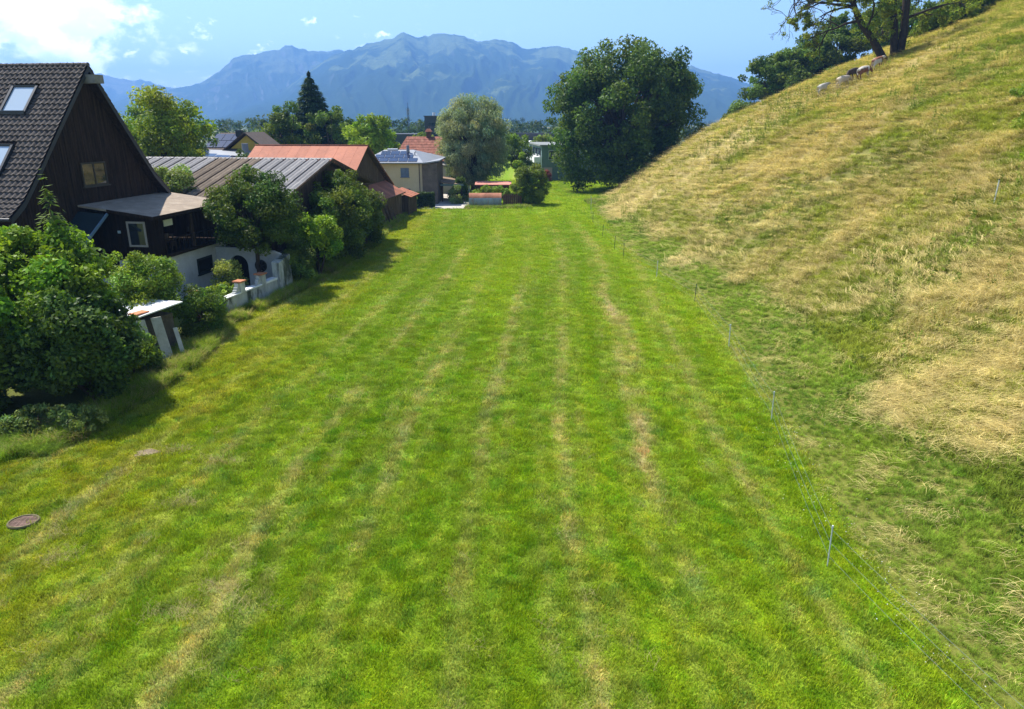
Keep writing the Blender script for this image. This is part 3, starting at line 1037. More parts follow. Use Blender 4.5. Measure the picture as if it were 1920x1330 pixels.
def wallbox(mb, s0, s1, o0, o1, z0a, z1a, z1b=None):
    z1b = z1a if z1b is None else z1b
    mb.hexa([gwp(s0, o0, z0a), gwp(s0, o1, z0a), gwp(s1, o1, z0a), gwp(s1, o0, z0a)], [gwp(s0, o0, z1a), gwp(s0, o1, z1a), gwp(s1, o1, z1b), gwp(s1, o0, z1b)])
    return mb


wallbox(MB(), 0, gl_, -.15, .15, -.1, .92).build('wall_body', STAIN_W, gw)
cp = MB(); wallbox(cp, 0, 2.5, -.22, .2, .923, .98); wallbox(cp, 2.95, 4.6, -.22, .2, .923, 1.0); wallbox(cp, 5.0, gl_, -.22, .2, .923, 1.05)
cp.build('coping', WHITE, gw)
for s_ in (2.5, 4.6):
    pc = MB()
    for k in range(5):
        wallbox(pc, s_ - .55 + k * .11, s_ - .44 + k * .11, -.12, .12, .99, .99 + .5 * ((k + 1) / 5) ** 2.2)
    wallbox(pc, s_, s_ + .42, -.2, .2, .925, 1.52)
    pl = pc.build('pillar', STAIN_W, gw)
    wallbox(MB(), s_ - .08, s_ + .5, -.27, .27, 1.523, 1.60).build('cap_tile', TERRA, pl)
wallbox(MB(), -.32, -.003, -.2, .2, -.1, 1.12).build('pillar', STAIN_W, gw)

ta = empty('wall_pier', (-14.3, 42.4, 0), A8, 'tall mossy wall stub at the end of the garden wall', 'wall')
MB().hexa([(-.2, 0, -.1), (.25, 0, -.1), (.25, 1.7, -.1), (-.2, 1.7, -.1)], [(-.2, 0, 1.95), (.2, .05, 1.85), (.2, 1.7, 2.15), (-.2, 1.7, 2.2)]).build('pier_body', STAIN_W, ta)

# arch wall with a round window
aw = empty('arch_wall', (-18.75, 44.75, 0), A8, 'white garden wall with an arched doorway and a round window', 'wall')
bm = bmesh.new()
outer = [(0, 0), (4.35, 0), (4.35, 2.15), (3.9, 2.32), (2.6, 2.42), (0, 2.5)]
LW = 4.35


def holed_wall(parent, holes, outer_pts, th, material, name):
    me_c = bpy.data.curves.new(name, 'CURVE'); me_c.dimensions = '2D'; me_c.fill_mode = 'BOTH'; me_c.extrude = th / 2
    for loop in [outer_pts] + holes:
        sp = me_c.splines.new('POLY'); sp.points.add(len(loop) - 1); sp.use_cyclic_u = True
        for p, (a, b) in zip(sp.points, loop):
            p.co = (a, b, 0, 1)
    tmp = bpy.data.objects.new(name, me_c); COL.objects.link(tmp)
    dg = bpy.context.evaluated_depsgraph_get()
    me = bpy.data.meshes.new_from_object(tmp.evaluated_get(dg))
    bpy.data.objects.remove(tmp); bpy.data.curves.remove(me_c)
    me.transform(Matrix.Rotation(math.pi / 2, 4, 'X'))
    me.materials.clear(); me.materials.append(material)
    return link(name, me, parent)


arch = [(1.55 + .62 * math.cos(a), 1.35 + .66 * math.sin(a)) for a in np.linspace(0, math.pi, 15)] + [(.93, .05), (2.17, .05)]
rnd = [(3.02 + .36 * math.cos(a), 1.38 + .36 * math.sin(a)) for a in np.linspace(0, 2 * math.pi, 20, endpoint=False)]
holed_wall(aw, [arch, rnd], outer, .25, RENDER_W, 'wall_body')
rg = MB().tube([(3.02 + .36 * math.cos(a), -.14, 1.38 + .36 * math.sin(a)) for a in np.linspace(0, 2 * math.pi, 25)], .045, 6, caps=False)
ro = rg.build('round_window', DARK, aw)
sp_ = MB()
for k in range(3):
    a = k * math.pi / 3 + .2
    sp_.bar((3.02 - .34 * math.cos(a), -.1, 1.38 - .34 * math.sin(a)), (3.02 + .34 * math.cos(a), -.1, 1.38 + .34 * math.sin(a)), .04)
sp_.build('spokes', DARK, ro)
MB().box(-.3, 4.2, .35, .5, 0, 2.3).build('dark_backing', DARKIN, aw)

# small tile-capped wall left of the garden wall
tw = empty('tile_capped_wall', (-17.6, 37.6, 0), R(-4), 'short white wall with a terracotta cap beside the shrubs', 'wall')
MB().box(0, 1.5, -.12, .12, 0, 1.25).build('wall_body', RENDER_W, tw)
for k in range(4):
    MB().box(.0 + k * .385, .375 + k * .385, -.2, .2, 1.253, 1.32).build('cap_tile', TERRA, tw)
tw2 = empty('tile_capped_post', (-16.2, 36.4, 0), R(-4), 'low white post with a terracotta cap at the wall corner', 'post')
MB().box(-.25, .25, -.14, .14, 0, .72).build('post_body', RENDER_W, tw2)
MB().box(-.32, .32, -.2, .2, .723, .79).build('cap_tile', TERRA, tw2)

# the leaning garden shed
gs = empty('garden_shed', (-16.45, 30.7, 0), R(-22), 'small garden shed with a bright metal roof under the shrubs', 'shed')
MB().box(-.95, .75, -.9, .9, 0, 1.75).build('wall', mat('grey_shed_wood', (.10, .085, .07), .9, .2, 2), gs)
MB().slab([(-1.25, -1.2, 2.0), (1.15, -1.2, 2.12), (1.15, 1.2, 2.25), (-1.25, 1.2, 2.15)], .05).build('roof', mat('bright_sheet', (.72, .72, .72), .35, .08, 2, .5), gs)
MB().box(.55, 1.0, -1.22, -.5, 2.15, 2.2).build('loose_tile', TERRA, gs)
for k, (x_, y_, dx_, w_) in enumerate(((-15.3, 28.75, -.4, .40), (-14.85, 29.25, -.4, .42), (-14.5, 29.9, -.3, .18))):
    pb = MB()
    q0 = Vector((x_, y_, 0)); dn = Vector((.75, .66, 0)).normalized(); top = Vector((dx_ - .15, .45, 1.95 if k < 2 else 1.3)); bk = Vector((-.66, .75, 0)) * .04
    pb.hexa([q0 - dn * w_ / 2, q0 + dn * w_ / 2, q0 + dn * w_ / 2 + bk, q0 - dn * w_ / 2 + bk], [q0 - dn * w_ / 2 + top, q0 + dn * w_ / 2 + top, q0 + dn * w_ / 2 + bk + top, q0 - dn * w_ / 2 + bk + top])
    lab_build(pb, 'leaning_plank', PLANKW, ['white plank leaning on the garden shed, nearest the dark bushes', 'wide white plank leaning on the garden shed, nearest the meadow', 'narrow short board behind the white planks at the garden shed'][k], 'plank', 'planks leaning on the garden shed')

# ------------------------------------------------------------------ the corrugated barn
barn = empty('corrugated_barn', (-14.0, 56.0, 0), A8, 'long barn with weathered corrugated grey roof', 'barn')
RZ, EZ, YF, YB = 7.25, 4.95, -9.6, 9.0
bl = 25.0


def corr_sheet(name, m, wid, lng, pitch, amp, seg=6):
    nw = int(wid / pitch * seg)
    V = []
    for j, v in enumerate((0, lng)):
        for i in range(nw + 1):
            xx = wid * i / nw
            V.append((-xx, -v, amp * math.cos(2 * math.pi * xx / pitch)))
    F = [(i, nw + 1 + i, nw + 2 + i, i + 1) for i in range(nw)]
    me = bpy.data.meshes.new(name); me.from_pydata(V, [], F); me.materials.append(m)
    me.polygons.foreach_set('use_smooth', [True] * len(F)); me.update()
    return me


SW = .92
sl = math.hypot(-YF + .4, RZ - EZ + .1); sa = math.atan2(RZ - EZ + .1, -YF + .4)
rowl = sl / 4
SG = corr_sheet('roof_sheet', CORR_G, SW + .06, rowl + .18, .36, .07)
SB = corr_sheet('roof_sheet', CORR_B, SW + .06, rowl + .18, .36, .07)
sub = MB()
sub.hexa([(.3, YF - .35, EZ - .27), (.3, 0, RZ - .22), (-bl, 0, RZ - .22), (-bl, YF - .35, EZ - .27)][::-1], [(.3, YF - .35, EZ - .17), (.3, 0, RZ - .1), (-bl, 0, RZ - .1), (-bl, YF - .35, EZ - .17)][::-1])
sub.hexa([(.3, YB + .35, EZ - .2), (.3, .004, RZ - .22), (-bl, .004, RZ - .22), (-bl, YB + .35, EZ - .2)], [(.3, YB + .35, EZ - .1), (.3, .004, RZ - .08), (-bl, .004, RZ - .08), (-bl, YB + .35, EZ - .1)])
broof = sub.build('roof', WOODB, barn)
pat = lambda c: 'B' if (5 <= c <= 9 or 20 <= c <= 23) else 'G'
for c_ in range(int(bl / SW)):
    for r_ in range(4):
        kind = pat(c_)
        if random.random() < .03:
            kind = 'B' if kind == 'G' else 'G'
        o = link('roof_sheet', SB if kind == 'B' else SG, broof)
        d0 = r_ * rowl
        o.location = (.38 - c_ * SW, -d0 * math.cos(sa) + .02, RZ - d0 * math.sin(sa) + .035 + .012 * (3 - r_))
        o.rotation_euler = (sa + random.gauss(0, .002), 0, random.gauss(0, .002))
rcap = MB().hexa([(.4, -.22, RZ + .03), (.4, .2, RZ + .0), (-bl, .2, RZ + .0), (-bl, -.22, RZ + .03)], [(.4, -.02, RZ + .11), (.4, .02, RZ + .11), (-bl, .02, RZ + .11), (-bl, -.02, RZ + .11)])
rcap.build('ridge_cap', CORR_G, broof)
vbd = MB(); vbd.bar((.42, YF - .4, EZ - .14), (.42, .02, RZ - .02), .05, .2); vbd.bar((.42, YB + .4, EZ - .1), (.42, .02, RZ - .02), .05, .2)
vbd.build('verge_board', WOODB, broof)
bw = MB().box(-bl + .3, -.3, YF, YB, 0, EZ - .32)
bw.hexa([(-.3, YF, EZ - .325), (-.3, YB, EZ - .325), (-.3, 0, RZ - .45)], [(-.05, YF, EZ - .325), (-.05, YB, EZ - .325), (-.05, 0, RZ - .45)])
bw.build('wall', WOODB, barn)
boards(MB(), 'y', YF, YB, -.05, 0, lambda y_: RZ - .32 - (RZ - EZ) * (abs(y_) / (-YF if y_ < 0 else YB)), .22, .04).build('board_cladding', WOODB, barn)

# ------------------------------------------------------------------ the red-roofed barn and its lean-to
A6 = R(-6)
rb = empty('red_roofed_barn', (-14.65, 73.2, 0), A6, 'timber barn with faded red sheet roof', 'barn')
RZ2 = 7.75; yf2, zf2, yb2, zb2 = -6.4, 4.45, 8.9, 3.3
rl2 = 11.2
body = MB().box(-rl2, -.25, yf2 + .4, yb2 - .6, 0, 3.2)
body.hexa([(-.3, yf2 + .4, 3.203), (-.3, yb2 - .6, 3.203), (-.3, yb2 - .6, 3.35), (-.3, 0, RZ2 - .4), (-.3, yf2 + .4, 4.35)], [(-.06, yf2 + .4, 3.203), (-.06, yb2 - .6, 3.203), (-.06, yb2 - .6, 3.35), (-.06, 0, RZ2 - .4), (-.06, yf2 + .4, 4.35)])
body.build('wall', WOODB, rb)
zz2 = lambda y_: RZ2 - .25 - ((RZ2 - zf2) * (-y_ / -yf2) if y_ < 0 else (RZ2 - zb2) * (y_ / yb2))
boards(MB(), 'y', yf2 + .4, yb2 - .6, -.06, 0, zz2, .26, .04).build('board_cladding', WOODB, rb)
rsub = MB()
rsub.hexa([(.4, yf2, zf2 - .2), (.4, 0, RZ2 - .2), (-rl2, 0, RZ2 - .2), (-rl2, yf2, zf2 - .2)][::-1], [(.4, yf2, zf2 - .06), (.4, 0, RZ2 - .06), (-rl2, 0, RZ2 - .06), (-rl2, yf2, zf2 - .06)][::-1])
rsub.hexa([(.4, yb2, zb2 - .2), (.4, .004, RZ2 - .2), (-rl2, .004, RZ2 - .2), (-rl2, yb2, zb2 - .2)], [(.4, yb2, zb2 - .06), (.4, .004, RZ2 - .06), (-rl2, .004, RZ2 - .06), (-rl2, yb2, zb2 - .06)])
rroof = rsub.build('roof', WOODB, rb)
for side in (-1, 1):
    yy, zz_ = (yf2, zf2) if side < 0 else (yb2, zb2)
    L_ = math.hypot(yy, RZ2 - zz_)
    ex = Vector((0, yy, zz_ - RZ2)).normalized()
    nm = Vector((0, -ex.z, ex.y)); nm = nm if nm.z > 0 else -nm
    for c_ in range(12):
        for r_ in range(2):
            a0, a1 = ((0, .66), (.655, 1.01))[r_]
            x0_, x1_ = .45 - c_ * .965, .45 - c_ * .965 - .95
            base_ = Vector((0, 0, RZ2)) + nm * (.0 + .02 * (1 - r_) + random.uniform(0, .008))
            p0 = base_ + ex * L_ * a0; p1 = base_ + ex * L_ * a1
            q = [(x0_, p0.y, p0.z), (x0_, p1.y, p1.z), (x1_, p1.y, p1.z), (x1_, p0.y, p0.z)]
            lo = [Vector(v) - nm * .03 for v in q]
            MB().hexa(lo, q).build('roof_sheet', RED_SHEET, rroof)
MB().bar((.45, 0, RZ2 + .03), (-rl2, 0, RZ2 + .03), .3, .05).build('ridge_cap', RED_SHEET, rroof)
lt = MB()
ltop, leav = 3.85, 2.62
o_ = empty('lean_to', (-14.65, 73.2, 0), A6, 'rust red lean-to shed against the barn gable', 'shed')
for c_ in range(11):
    y0_ = -4.6 + c_ * 1.06
    MB().slab([(-.0, y0_ + 1.05, ltop + random.uniform(0, .02)), (-.0, y0_, ltop), (2.15, y0_, leav), (2.15, y0_ + 1.05, leav)], .05).build('roof_sheet', RUST, o_)
lw = MB().box(.02, 1.75, -4.2, 6.8, 0, 2.45); lw.build('wall', WOODB, o_)
boards(MB(), 'y', -4.2, 6.8, 1.75, 0, lambda y_: 2.62, .28, .05).build('plank_wall', WOODB, o_)
MB().bar((2.18, -4.7, 2.58), (2.18, 7.1, 2.58), .04, .12).build('fascia', WOODB, o_)
o2 = empty('plank_shed', (-14.65, 73.2, 0), A6, 'low plank shed with patched rusty roof beyond the lean-to', 'shed')
for c_ in range(4):
    y0_ = 7.2 + c_ * 1.05
    MB().slab([(.7, y0_ + 1.04, 2.75), (.7, y0_, 2.75), (2.75, y0_, 2.05 + random.uniform(0, .03)), (2.75, y0_ + 1.04, 2.05)], .05).build('roof_sheet', RUST, o2)
MB().box(.75, 2.35, 7.3, 11.2, 0, 1.95).build('wall', WOODB, o2)
w_ = boards(MB(), 'y', 7.3, 11.2, 2.35, 0, lambda y_: 2.1, .24, .06)
boards(w_, 'x', .75, 2.35, 7.3, 0, lambda x_: 2.2, .24, .05, face=-1)
w_.build('plank_wall', WOODB, o2)
rbm = Matrix.Translation((-14.65, 73.2, 0)) @ Matrix.Rotation(A6, 4, 'Z')
for k, yy in enumerate((-.6, .5, 1.9)):
    a_ = rbm @ Vector((2.5, yy, 0)); b_ = rbm @ Vector((1.9, yy - .4 + .3 * k, 2.2 - .3 * k))
    lab_build(MB().bar(a_, b_, .18, .05), 'leaning_board', WOODB, ['grey board leaning on the lean-to, nearest the camera', 'grey board leaning on the lean-to, middle one of three', 'short grey board leaning on the lean-to, farthest of three'][k], 'board', 'boards leaning on the lean-to')

# ------------------------------------------------------------------ the cream house with solar roof
ch = empty('cream_house', (-14.0, 92, 0), 0, 'two-storey cream house with hipped zinc roof and solar panels', 'house')
MB().box(-4.6, 1.46, 0, 8.5, 0, 5.1).build('wall', CREAM, ch)
MB().box(1.463, 2.72, .003, 8.5, 0, 5.0).build('corner_wall', CREAM, ch)
MB().box(2.723, 4.6, -.15, 7.5, 0, 5.05).build('side_tower', BROWNR, ch)
er, pk = 5.12, (-1.9, 4.3, 6.55)
ev = [(-5.0, -.45), (2.95, -.45), (4.95, -.2), (4.95, 8.8), (-5.0, 8.8)]
rf = MB()
rf.add([(x_, y_, er + (.28 if x_ > 4 else 0)) for x_, y_ in ev] + [(-2.6, 4.3, 6.5), (1.2, 4.3, 6.5)] + [(x_, y_, er - .16 + (.28 if x_ > 4 else 0)) for x_, y_ in ev],
       [(0, 1, 6, 5), (1, 2, 3, 6), (3, 4, 5, 6), (4, 0, 5), (7, 8, 1, 0), (8, 9, 2, 1), (9, 10, 3, 2), (10, 11, 4, 3), (11, 7, 0, 4), (11, 10, 9, 8, 7)])
crf = rf.build('roof', ZINC, ch)
MB().tube([(-5.0, -.52, er - .05), (2.95, -.52, er - .05)], .08, 6).build('gutter', ZINC, crf)
for r_ in range(3):
    for c_ in range(5 - r_):
        y0_ = -.15 + r_ * 1.3
        zf = lambda yy: er + (yy + .45) / 4.75 * (6.5 - er) + .07
        x0_ = -3.9 + r_ * .55 + c_ * 1.22
        MB().slab([(x0_, y0_, zf(y0_)), (x0_ + 1.12, y0_, zf(y0_)), (x0_ + 1.12, y0_ + 1.18, zf(y0_ + 1.18)), (x0_, y0_ + 1.18, zf(y0_ + 1.18))], .04).build('solar_panel', SOLAR, crf)
MB().tube([(.6, 3.2, 6.1), (.6, 3.2, 7.1)], [.22, .18], 10).build('flue', ZINC, crf)
MB().box(-2.2, -.9, 4.0, 4.6, 6.45, 6.65).build('vent', WHITE, crf)
MB().tube([(1.6, 2.2, 5.8), (1.6, 2.2, 6.25), (1.75, 2.2, 6.35)], .07, 8).build('vent_pipe', ZINC, crf)
window(ch, 'y', 0, .02, 1.05, 3.35, 4.45, -1, BLUEP, BLUEP, .07, 1, True)
window(ch, 'y', 0, .3, 1.15, 1.1, 1.92, -1, BLUEP, GLASS, .07, 1, True)
rw = MB().tube([(-2.28 + .42 * math.cos(a), -.05, 3.95 + .42 * math.sin(a)) for a in np.linspace(0, 2 * math.pi, 21)], .07, 6, caps=False).build('round_window', WHITE, ch)
MB().add([(-2.28 + .4 * math.cos(a), -.03, 3.95 + .4 * math.sin(a)) for a in np.linspace(2 * math.pi, 0, 20, endpoint=False)], [tuple(range(20))]).build('pane', GLASS, rw)
MB().box(2.3, 2.42, -.06, -.003, .2, 5.0).build('downpipe', BROWNR, ch)

cpt = empty('carport', (-7.9, 96, 0), R(6), 'open carport with a brown roof beside the cream house', 'carport')
MB().slab([(-1.5, -1.5, 2.55), (1.4, -1.5, 2.2), (1.4, 6, 2.35), (-1.5, 6, 2.75)], .12).build('roof', mat('brown_felt', (.22, .15, .10), .9, .12), cpt)
for x_ in (-1.3, 1.2):
    for y_ in (-1.2, 2.2, 5.7):
        MB().box(x_ - .06, x_ + .06, y_ - .06, y_ + .06, 0, 2.12).build('post', WOODB, cpt)
MB().box(-1.55, 1.45, -1.58, -1.5, 2.05, 2.3).build('fascia', GREENP, cpt)
ob = empty('grey_outbuilding', (-8.6, 106, 0), 0, 'plain pale grey outbuilding behind the carport', 'building')
MB().hexa([(-2.5, 0, 0), (2.2, 0, 0), (2.2, 6, 0), (-2.5, 6, 0)], [(-2.5, 0, 4.3), (2.2, 0, 3.1), (2.2, 6, 3.1), (-2.5, 6, 4.3)]).build('wall', GREYW, ob)
MB().slab([(-2.8, -.4, 4.45), (2.5, -.4, 3.05), (2.5, 6.4, 3.05), (-2.8, 6.4, 4.45)], .15).build('roof', mat('grey_roof', (.22, .21, .20), .9, .08), ob)

# red-tiled house behind it
rh = empty('red_tiled_house', (-13.2, 114, 0), 0, 'old house with a half-hipped red tile roof and a chimney', 'house')
MB().box(-4.0, 2.6, -5.2, 5.2, 0, 4.6).build('wall', mat('ochre_wall', (.42, .34, .22), .9, .08), rh)
RT = mat('red_roof_tile', (.21, .085, .058), .9, .25, 1.6, .15, .9, 9, stretch=(1.6, 1, 1), dirt=((.27, .14, .09), .5, .75))
rf = MB()
e_ = 4.45
nrow = 15
for k in range(nrow):                                   # courses of tiles, each lapping the one below
    f0, f1 = k / nrow, (k + 1) / nrow
    y0_, y1_ = -5.8 + 5.8 * f0, -5.8 + 5.8 * f1
    z0_, z1_ = e_ + 3.35 * f0 + .05, e_ + 3.35 * f1
    xl0, xl1 = -4.6 + 1.7 * f0, -4.6 + 1.7 * f1
    rf.hexa([(xl0, y0_, z0_ - .1), (3.2, y0_, z0_ - .1), (3.2, y1_, z1_ - .1), (xl1, y1_, z1_ - .1)], [(xl0, y0_, z0_), (3.2, y0_, z0_), (3.2, y1_, z1_), (xl1, y1_, z1_)])
rf.add([(3.2, 5.8, e_), (-4.6, 5.8, e_), (-2.9, 0, e_ + 3.35), (3.2, 0, e_ + 3.35), (-4.6, -5.8, e_)], [(0, 3, 2, 1), (1, 2, 4)])
rr_ = rf.build('roof', RT, rh)
chm = MB().box(.1, .8, -.35, .35, 7.3, 8.5).build('chimney', mat('brick_brown', (.11, .07, .05), .9, .15), rh)
MB().hexa([(-.1, -.5, 8.503), (1.0, -.5, 8.503), (1.0, .5, 8.503), (-.1, .5, 8.503)], [(.2, -.1, 8.95), (.7, -.1, 8.95), (.7, .1, 8.95), (.2, .1, 8.95)]).build('chimney_hood', RT, chm)
MB().box(-.2, 1.4, -4.4, -3.6, 5.3, 5.5).build('dormer_window', ZINC, rh)

# dark office block, low hall, mast
of = empty('dark_office_block', (-18, 222, 0), 0, 'flat-topped black office block with roof vents behind the silver tree', 'building')
MB().box(-7.5, 6, -4, 8, 0, 11.3).build('wall', mat('black_cladding', (.035, .038, .045), .6, .06, .4), of)
MB().box(-7.7, 6.2, -4.2, 8.2, 11.303, 11.6).build('parapet', mat('black_trim', (.05, .05, .055), .6, .05), of)
for x_ in (-5.0, -1.9, -.6):
    v_ = MB().tube([(x_, -1, 11.3), (x_, -1, 12.5)], .45, 10).build('roof_vent', WHITE, of)
for k in range(3):
    MB().box(-6.6 + k * .05, 5, -4.05, -4.003, 2.2 + 3 * k, 3.6 + 3 * k).build('window_band', GLASS, of)
lh = empty('low_dark_hall', (-30, 172, 0), 0, 'long low dark hall roof behind the pale green tree', 'building')
MB().box(-9, 9, -4, 8, 0, 6.2).build('wall', mat('dark_blue_cladding', (.04, .05, .065), .7, .05, .5), lh)
MB().box(-9.3, 9.3, -4.3, 8.3, 6.203, 7.3).build('roof_edge', mat('dark_slate', (.05, .055, .07), .7, .05), lh)
ms = empty('antenna_mast', (-36, 260, 0), 0, 'slim lattice antenna mast standing against the mountains', 'mast')
mm = MB()
for k in range(3):
    a = k * 2 * math.pi / 3
    mm.tube([(.45 * math.cos(a), .45 * math.sin(a), 0), (.18 * math.cos(a), .18 * math.sin(a), 14.5)], .07, 5)
for z_ in np.arange(1, 14.5, 1.0):
    for k in range(3):
        a, b = k * 2 * math.pi / 3, (k + 1) * 2 * math.pi / 3
        r0 = .45 - .27 * z_ / 14.5; r1 = .45 - .27 * (z_ + 1) / 14.5
        mm.bar((r0 * math.cos(a), r0 * math.sin(a), z_), (r1 * math.cos(b), r1 * math.sin(b), z_ + .95), .04)
mm.build('lattice', DARK, ms)
MB().tube([(0, 0, 14.3), (0, 0, 16.2)], .06, 6).build('rod', DARK, ms)
for sx in (-1, 1):
    MB().box(sx * .35 - .1, sx * .35 + .1, -.15, .15, 12.2, 14.2).build('antenna_panel', GREYW, ms)

# yellow-gabled house with solar panels, left
yh = empty('yellow_gabled_house', (-36.5, 96, 0), R(-4), 'house with solar panels and a small yellow gable', 'house')
MB().box(-4, 6.5, -3.2, 8, 0, 5.4).build('wall', mat('brown_red_wall', (.14, .07, .05), .9, .1), yh)
MB().slab([(-4.6, -4.1, 5.85), (7.2, -4.1, 5.35), (6.6, .2, 6.3), (-4.2, .2, 6.6)], .18).build('front_roof', ZINC, yh)
MB().slab([(-4.0, .0, 6.55), (1.2, .0, 6.5), (.9, 4.2, 8.55), (-3.0, 4.2, 8.55)], .15).build('roof', mat('dark_brown_tile', (.10, .075, .06), .9, .15, 3), yh)
MB().add([(-.4, .3, 6.45), (4.4, .3, 6.3), (2.1, .3, 8.3)], [(0, 1, 2)]).build('gable', mat('yellow_render', (.52, .37, .07), .9, .05), yh)
gr_ = MB(); gr_.slab([(-1.0, -.3, 6.3), (2.1, -.3, 8.55), (2.1, 6, 8.55), (-1.0, 6, 6.3)][::-1], .14); gr_.slab([(5.2, -.3, 6.1), (2.105, -.3, 8.55), (2.105, 6, 8.55), (5.2, 6, 6.1)], .14)
gr_.build('gable_roof', mat('dark_brown_tile', (.1, .08, .06)), yh)
for r_ in range(2):
    for c_ in range(3):
        f = lambda yy: 6.55 + yy / 4.2 * 2.0 + .09
        y0_ = .35 + r_ * 1.75; x0_ = -3.75 + c_ * 1.25 + r_ * .4
        MB().slab([(x0_, y0_, f(y0_)), (x0_ + 1.18, y0_, f(y0_)), (x0_ + 1.18, y0_ + 1.65, f(y0_ + 1.65)), (x0_, y0_ + 1.65, f(y0_ + 1.65))], .04).build('solar_panel', SOLAR, yh)
for c_ in range(6):
    x0_ = -4.2 + c_ * 1.8
    f = lambda xx, yy: 5.85 - (xx + 4.6) / 11.8 * .5 + (yy + 4.1) / 4.3 * .75 + .06
    MB().slab([(x0_, -3.7, f(x0_, -3.7)), (x0_ + 1.7, -3.7, f(x0_ + 1.7, -3.7)), (x0_ + 1.7, -2.1, f(x0_ + 1.7, -2.1)), (x0_, -2.1, f(x0_, -2.1))], .04).build('solar_panel', SOLAR, yh)
MB().tube([(2.6, -1.5, 5.6), (2.6, -1.5, 7.35)], [.4, .4], 10).build('metal_chimney', ZINC, yh)
MB().box(-.6, .2, 3.2, 3.9, 7.6, 8.9).build('chimney', DARK, yh)
bh = empty('brown_roofed_house', (-34.5, 118, 0), R(14), 'far house with a plain dark brown roof', 'house')
MB().box(-4, 5, -3, 5, 0, 5.5).build('wall', mat('beige_wall', (.40, .34, .28), .9, .06), bh)
MB().slab([(-4.6, -3.6, 5.4), (5.5, -3.6, 5.4), (5.0, 1, 8.2), (-3.6, 1, 8.2)], .2).build('roof', mat('plum_brown_tile', (.13, .085, .075), .9, .15, 2), bh)
MB().slab([(5.5, 5.6, 5.4), (-4.6, 5.6, 5.4), (-3.6, 1.01, 8.2), (5.0, 1.01, 8.2)], .2).build('roof', mat('plum_brown_tile', (.1, .1, .1)), bh)

# apartment block, far white hall
ap = empty('apartment_block', (5.2, 129, 0), R(6), 'grey-green apartment block with white balconies half hidden by the oak', 'building')
MB().box(.0, 12, 0, 17, 0, 5.9).build('wall', GREENP, ap)
MB().box(-.35, 12.3, -.35, 17.3, 5.903, 6.15).build('roof_edge', mat('dull_roof_edge', (.2, .21, .2), .9, .06), ap)
for k in range(4):
    y_ = 1.0 + k * 4.0
    for f_ in range(2):
        b_ = MB().box(-1.2, -.003, y_, y_ + 2.9, .35 + 2.75 * f_, 1.3 + 2.75 * f_).build('balcony', WHITE, ap)
        MB().box(-.12, -.06, y_ + .2, y_ + 2.6, 1.35 + 2.75 * f_, 2.7 + 2.75 * f_).build('balcony_window', GLASS, ap)
    MB().box(-1.2, -1.05, y_ + 2.95, y_ + 3.1, 0, 5.9).build('balcony_post', GREYW, ap)
for k in range(3):
    window(ap, 'y', 0, 1.2 + 3.6 * k, 3.2 + 3.6 * k, 3.6, 5.2, -1, GREYW, GLASS, .1, 1, False)
MB().box(.3, 1.9, -.05, -.004, .1, 2.3).build('pale_panel', mat('pinkish_panel', (.45, .38, .34), .9, .05), ap)
fh = empty('white_roofed_hall', (9, 192, 0), 0, 'distant low hall with a pale flat roof', 'building')
MB().box(-8, 9, -5, 8, 0, 4.6).build('wall', mat('blue_grey_wall', (.22, .26, .33), .8, .05, .5), fh)
MB().box(-8.4, 9.4, -5.4, 8.4, 4.603, 5.1).build('roof_edge', WHITE, fh)
MB().box(-8, 9, 10, 14, 4.5, 7.0).build('upper_hall', mat('black_cladding', (.03, .03, .03)), fh)

# ------------------------------------------------------------------ drive, rusty hut, red-roofed store
dv = MB().add([(-11.8, 86.6, .03), (-5.1, 86.6, .03), (-5.6, 95, .03), (-6.2, 108, .03), (-9.4, 108, .03), (-11.8, 92, .03)], [(0, 1, 2, 3, 4, 5)])
tag(dv.build('driveway', CONC), 'pale concrete drive at the end of the meadow', 'driveway', kind='structure')
hut = empty('rusty_barrel_hut', (-5.25, 88.6, 0), R(1), 'barrel-roofed hut of rusty corrugated iron', 'hut')


def barrel_panel(x0_, x1_, a0, a1, rad, zc, nseg_, parent, m, name='iron_sheet'):
    mb = MB()
    n_ = int((x1_ - x0_) / .03)
    V = []
    for j in range(nseg_ + 1):
        a = a0 + (a1 - a0) * j / nseg_
        for i in range(n_ + 1):
            xx = x0_ + (x1_ - x0_) * i / n_
            rr2 = rad + .014 * math.cos(2 * math.pi * xx / .12)
            V.append((xx, -rr2 * math.cos(a), zc + rr2 * math.sin(a)))
    F = [(j * (n_ + 1) + i, j * (n_ + 1) + i + 1, (j + 1) * (n_ + 1) + i + 1, (j + 1) * (n_ + 1) + i) for j in range(nseg_) for i in range(n_)]
    mb.add(V, F)
    return mb.build(name, m, parent, True)


RUST2 = mat('deep_rust', (.30, .13, .075), .85, .2, 1.2, .2, 0, 10, dirt=((.20, .085, .05), .45, .7))
GALV = mat('galvanised_streaked', (.26, .30, .33), .55, .12, 1.2, .4, 0, 10, stretch=(3, 1, .6), dirt=((.28, .15, .09), .52, .7))
for k in range(4):
    x0_ = k * .99
    barrel_panel(x0_, x0_ + .985, R(24), R(150), .95, .75, 14, hut, RUST2)
    barrel_panel(x0_ + .002, x0_ + .98, R(-40), R(27), .965, .75, 7, hut, GALV)
for x_ in (.02, 3.92):
    MB().add([(x_, -.9 * math.cos(a), .75 + .9 * math.sin(a)) for a in np.linspace(R(-40), R(220), 22)], [tuple(range(22))]).build('end_wall', RUST2, hut)
st_ = empty('red_roofed_store', (-3.0, 96, 0), 0, 'low garden store with a flat pinkish red roof behind the vines', 'shed')
MB().box(-1.6, 2.6, 0, 2.2, 0, 2.0).build('wall', mat('dark_red_wood', (.12, .04, .03), .9, .15), st_)
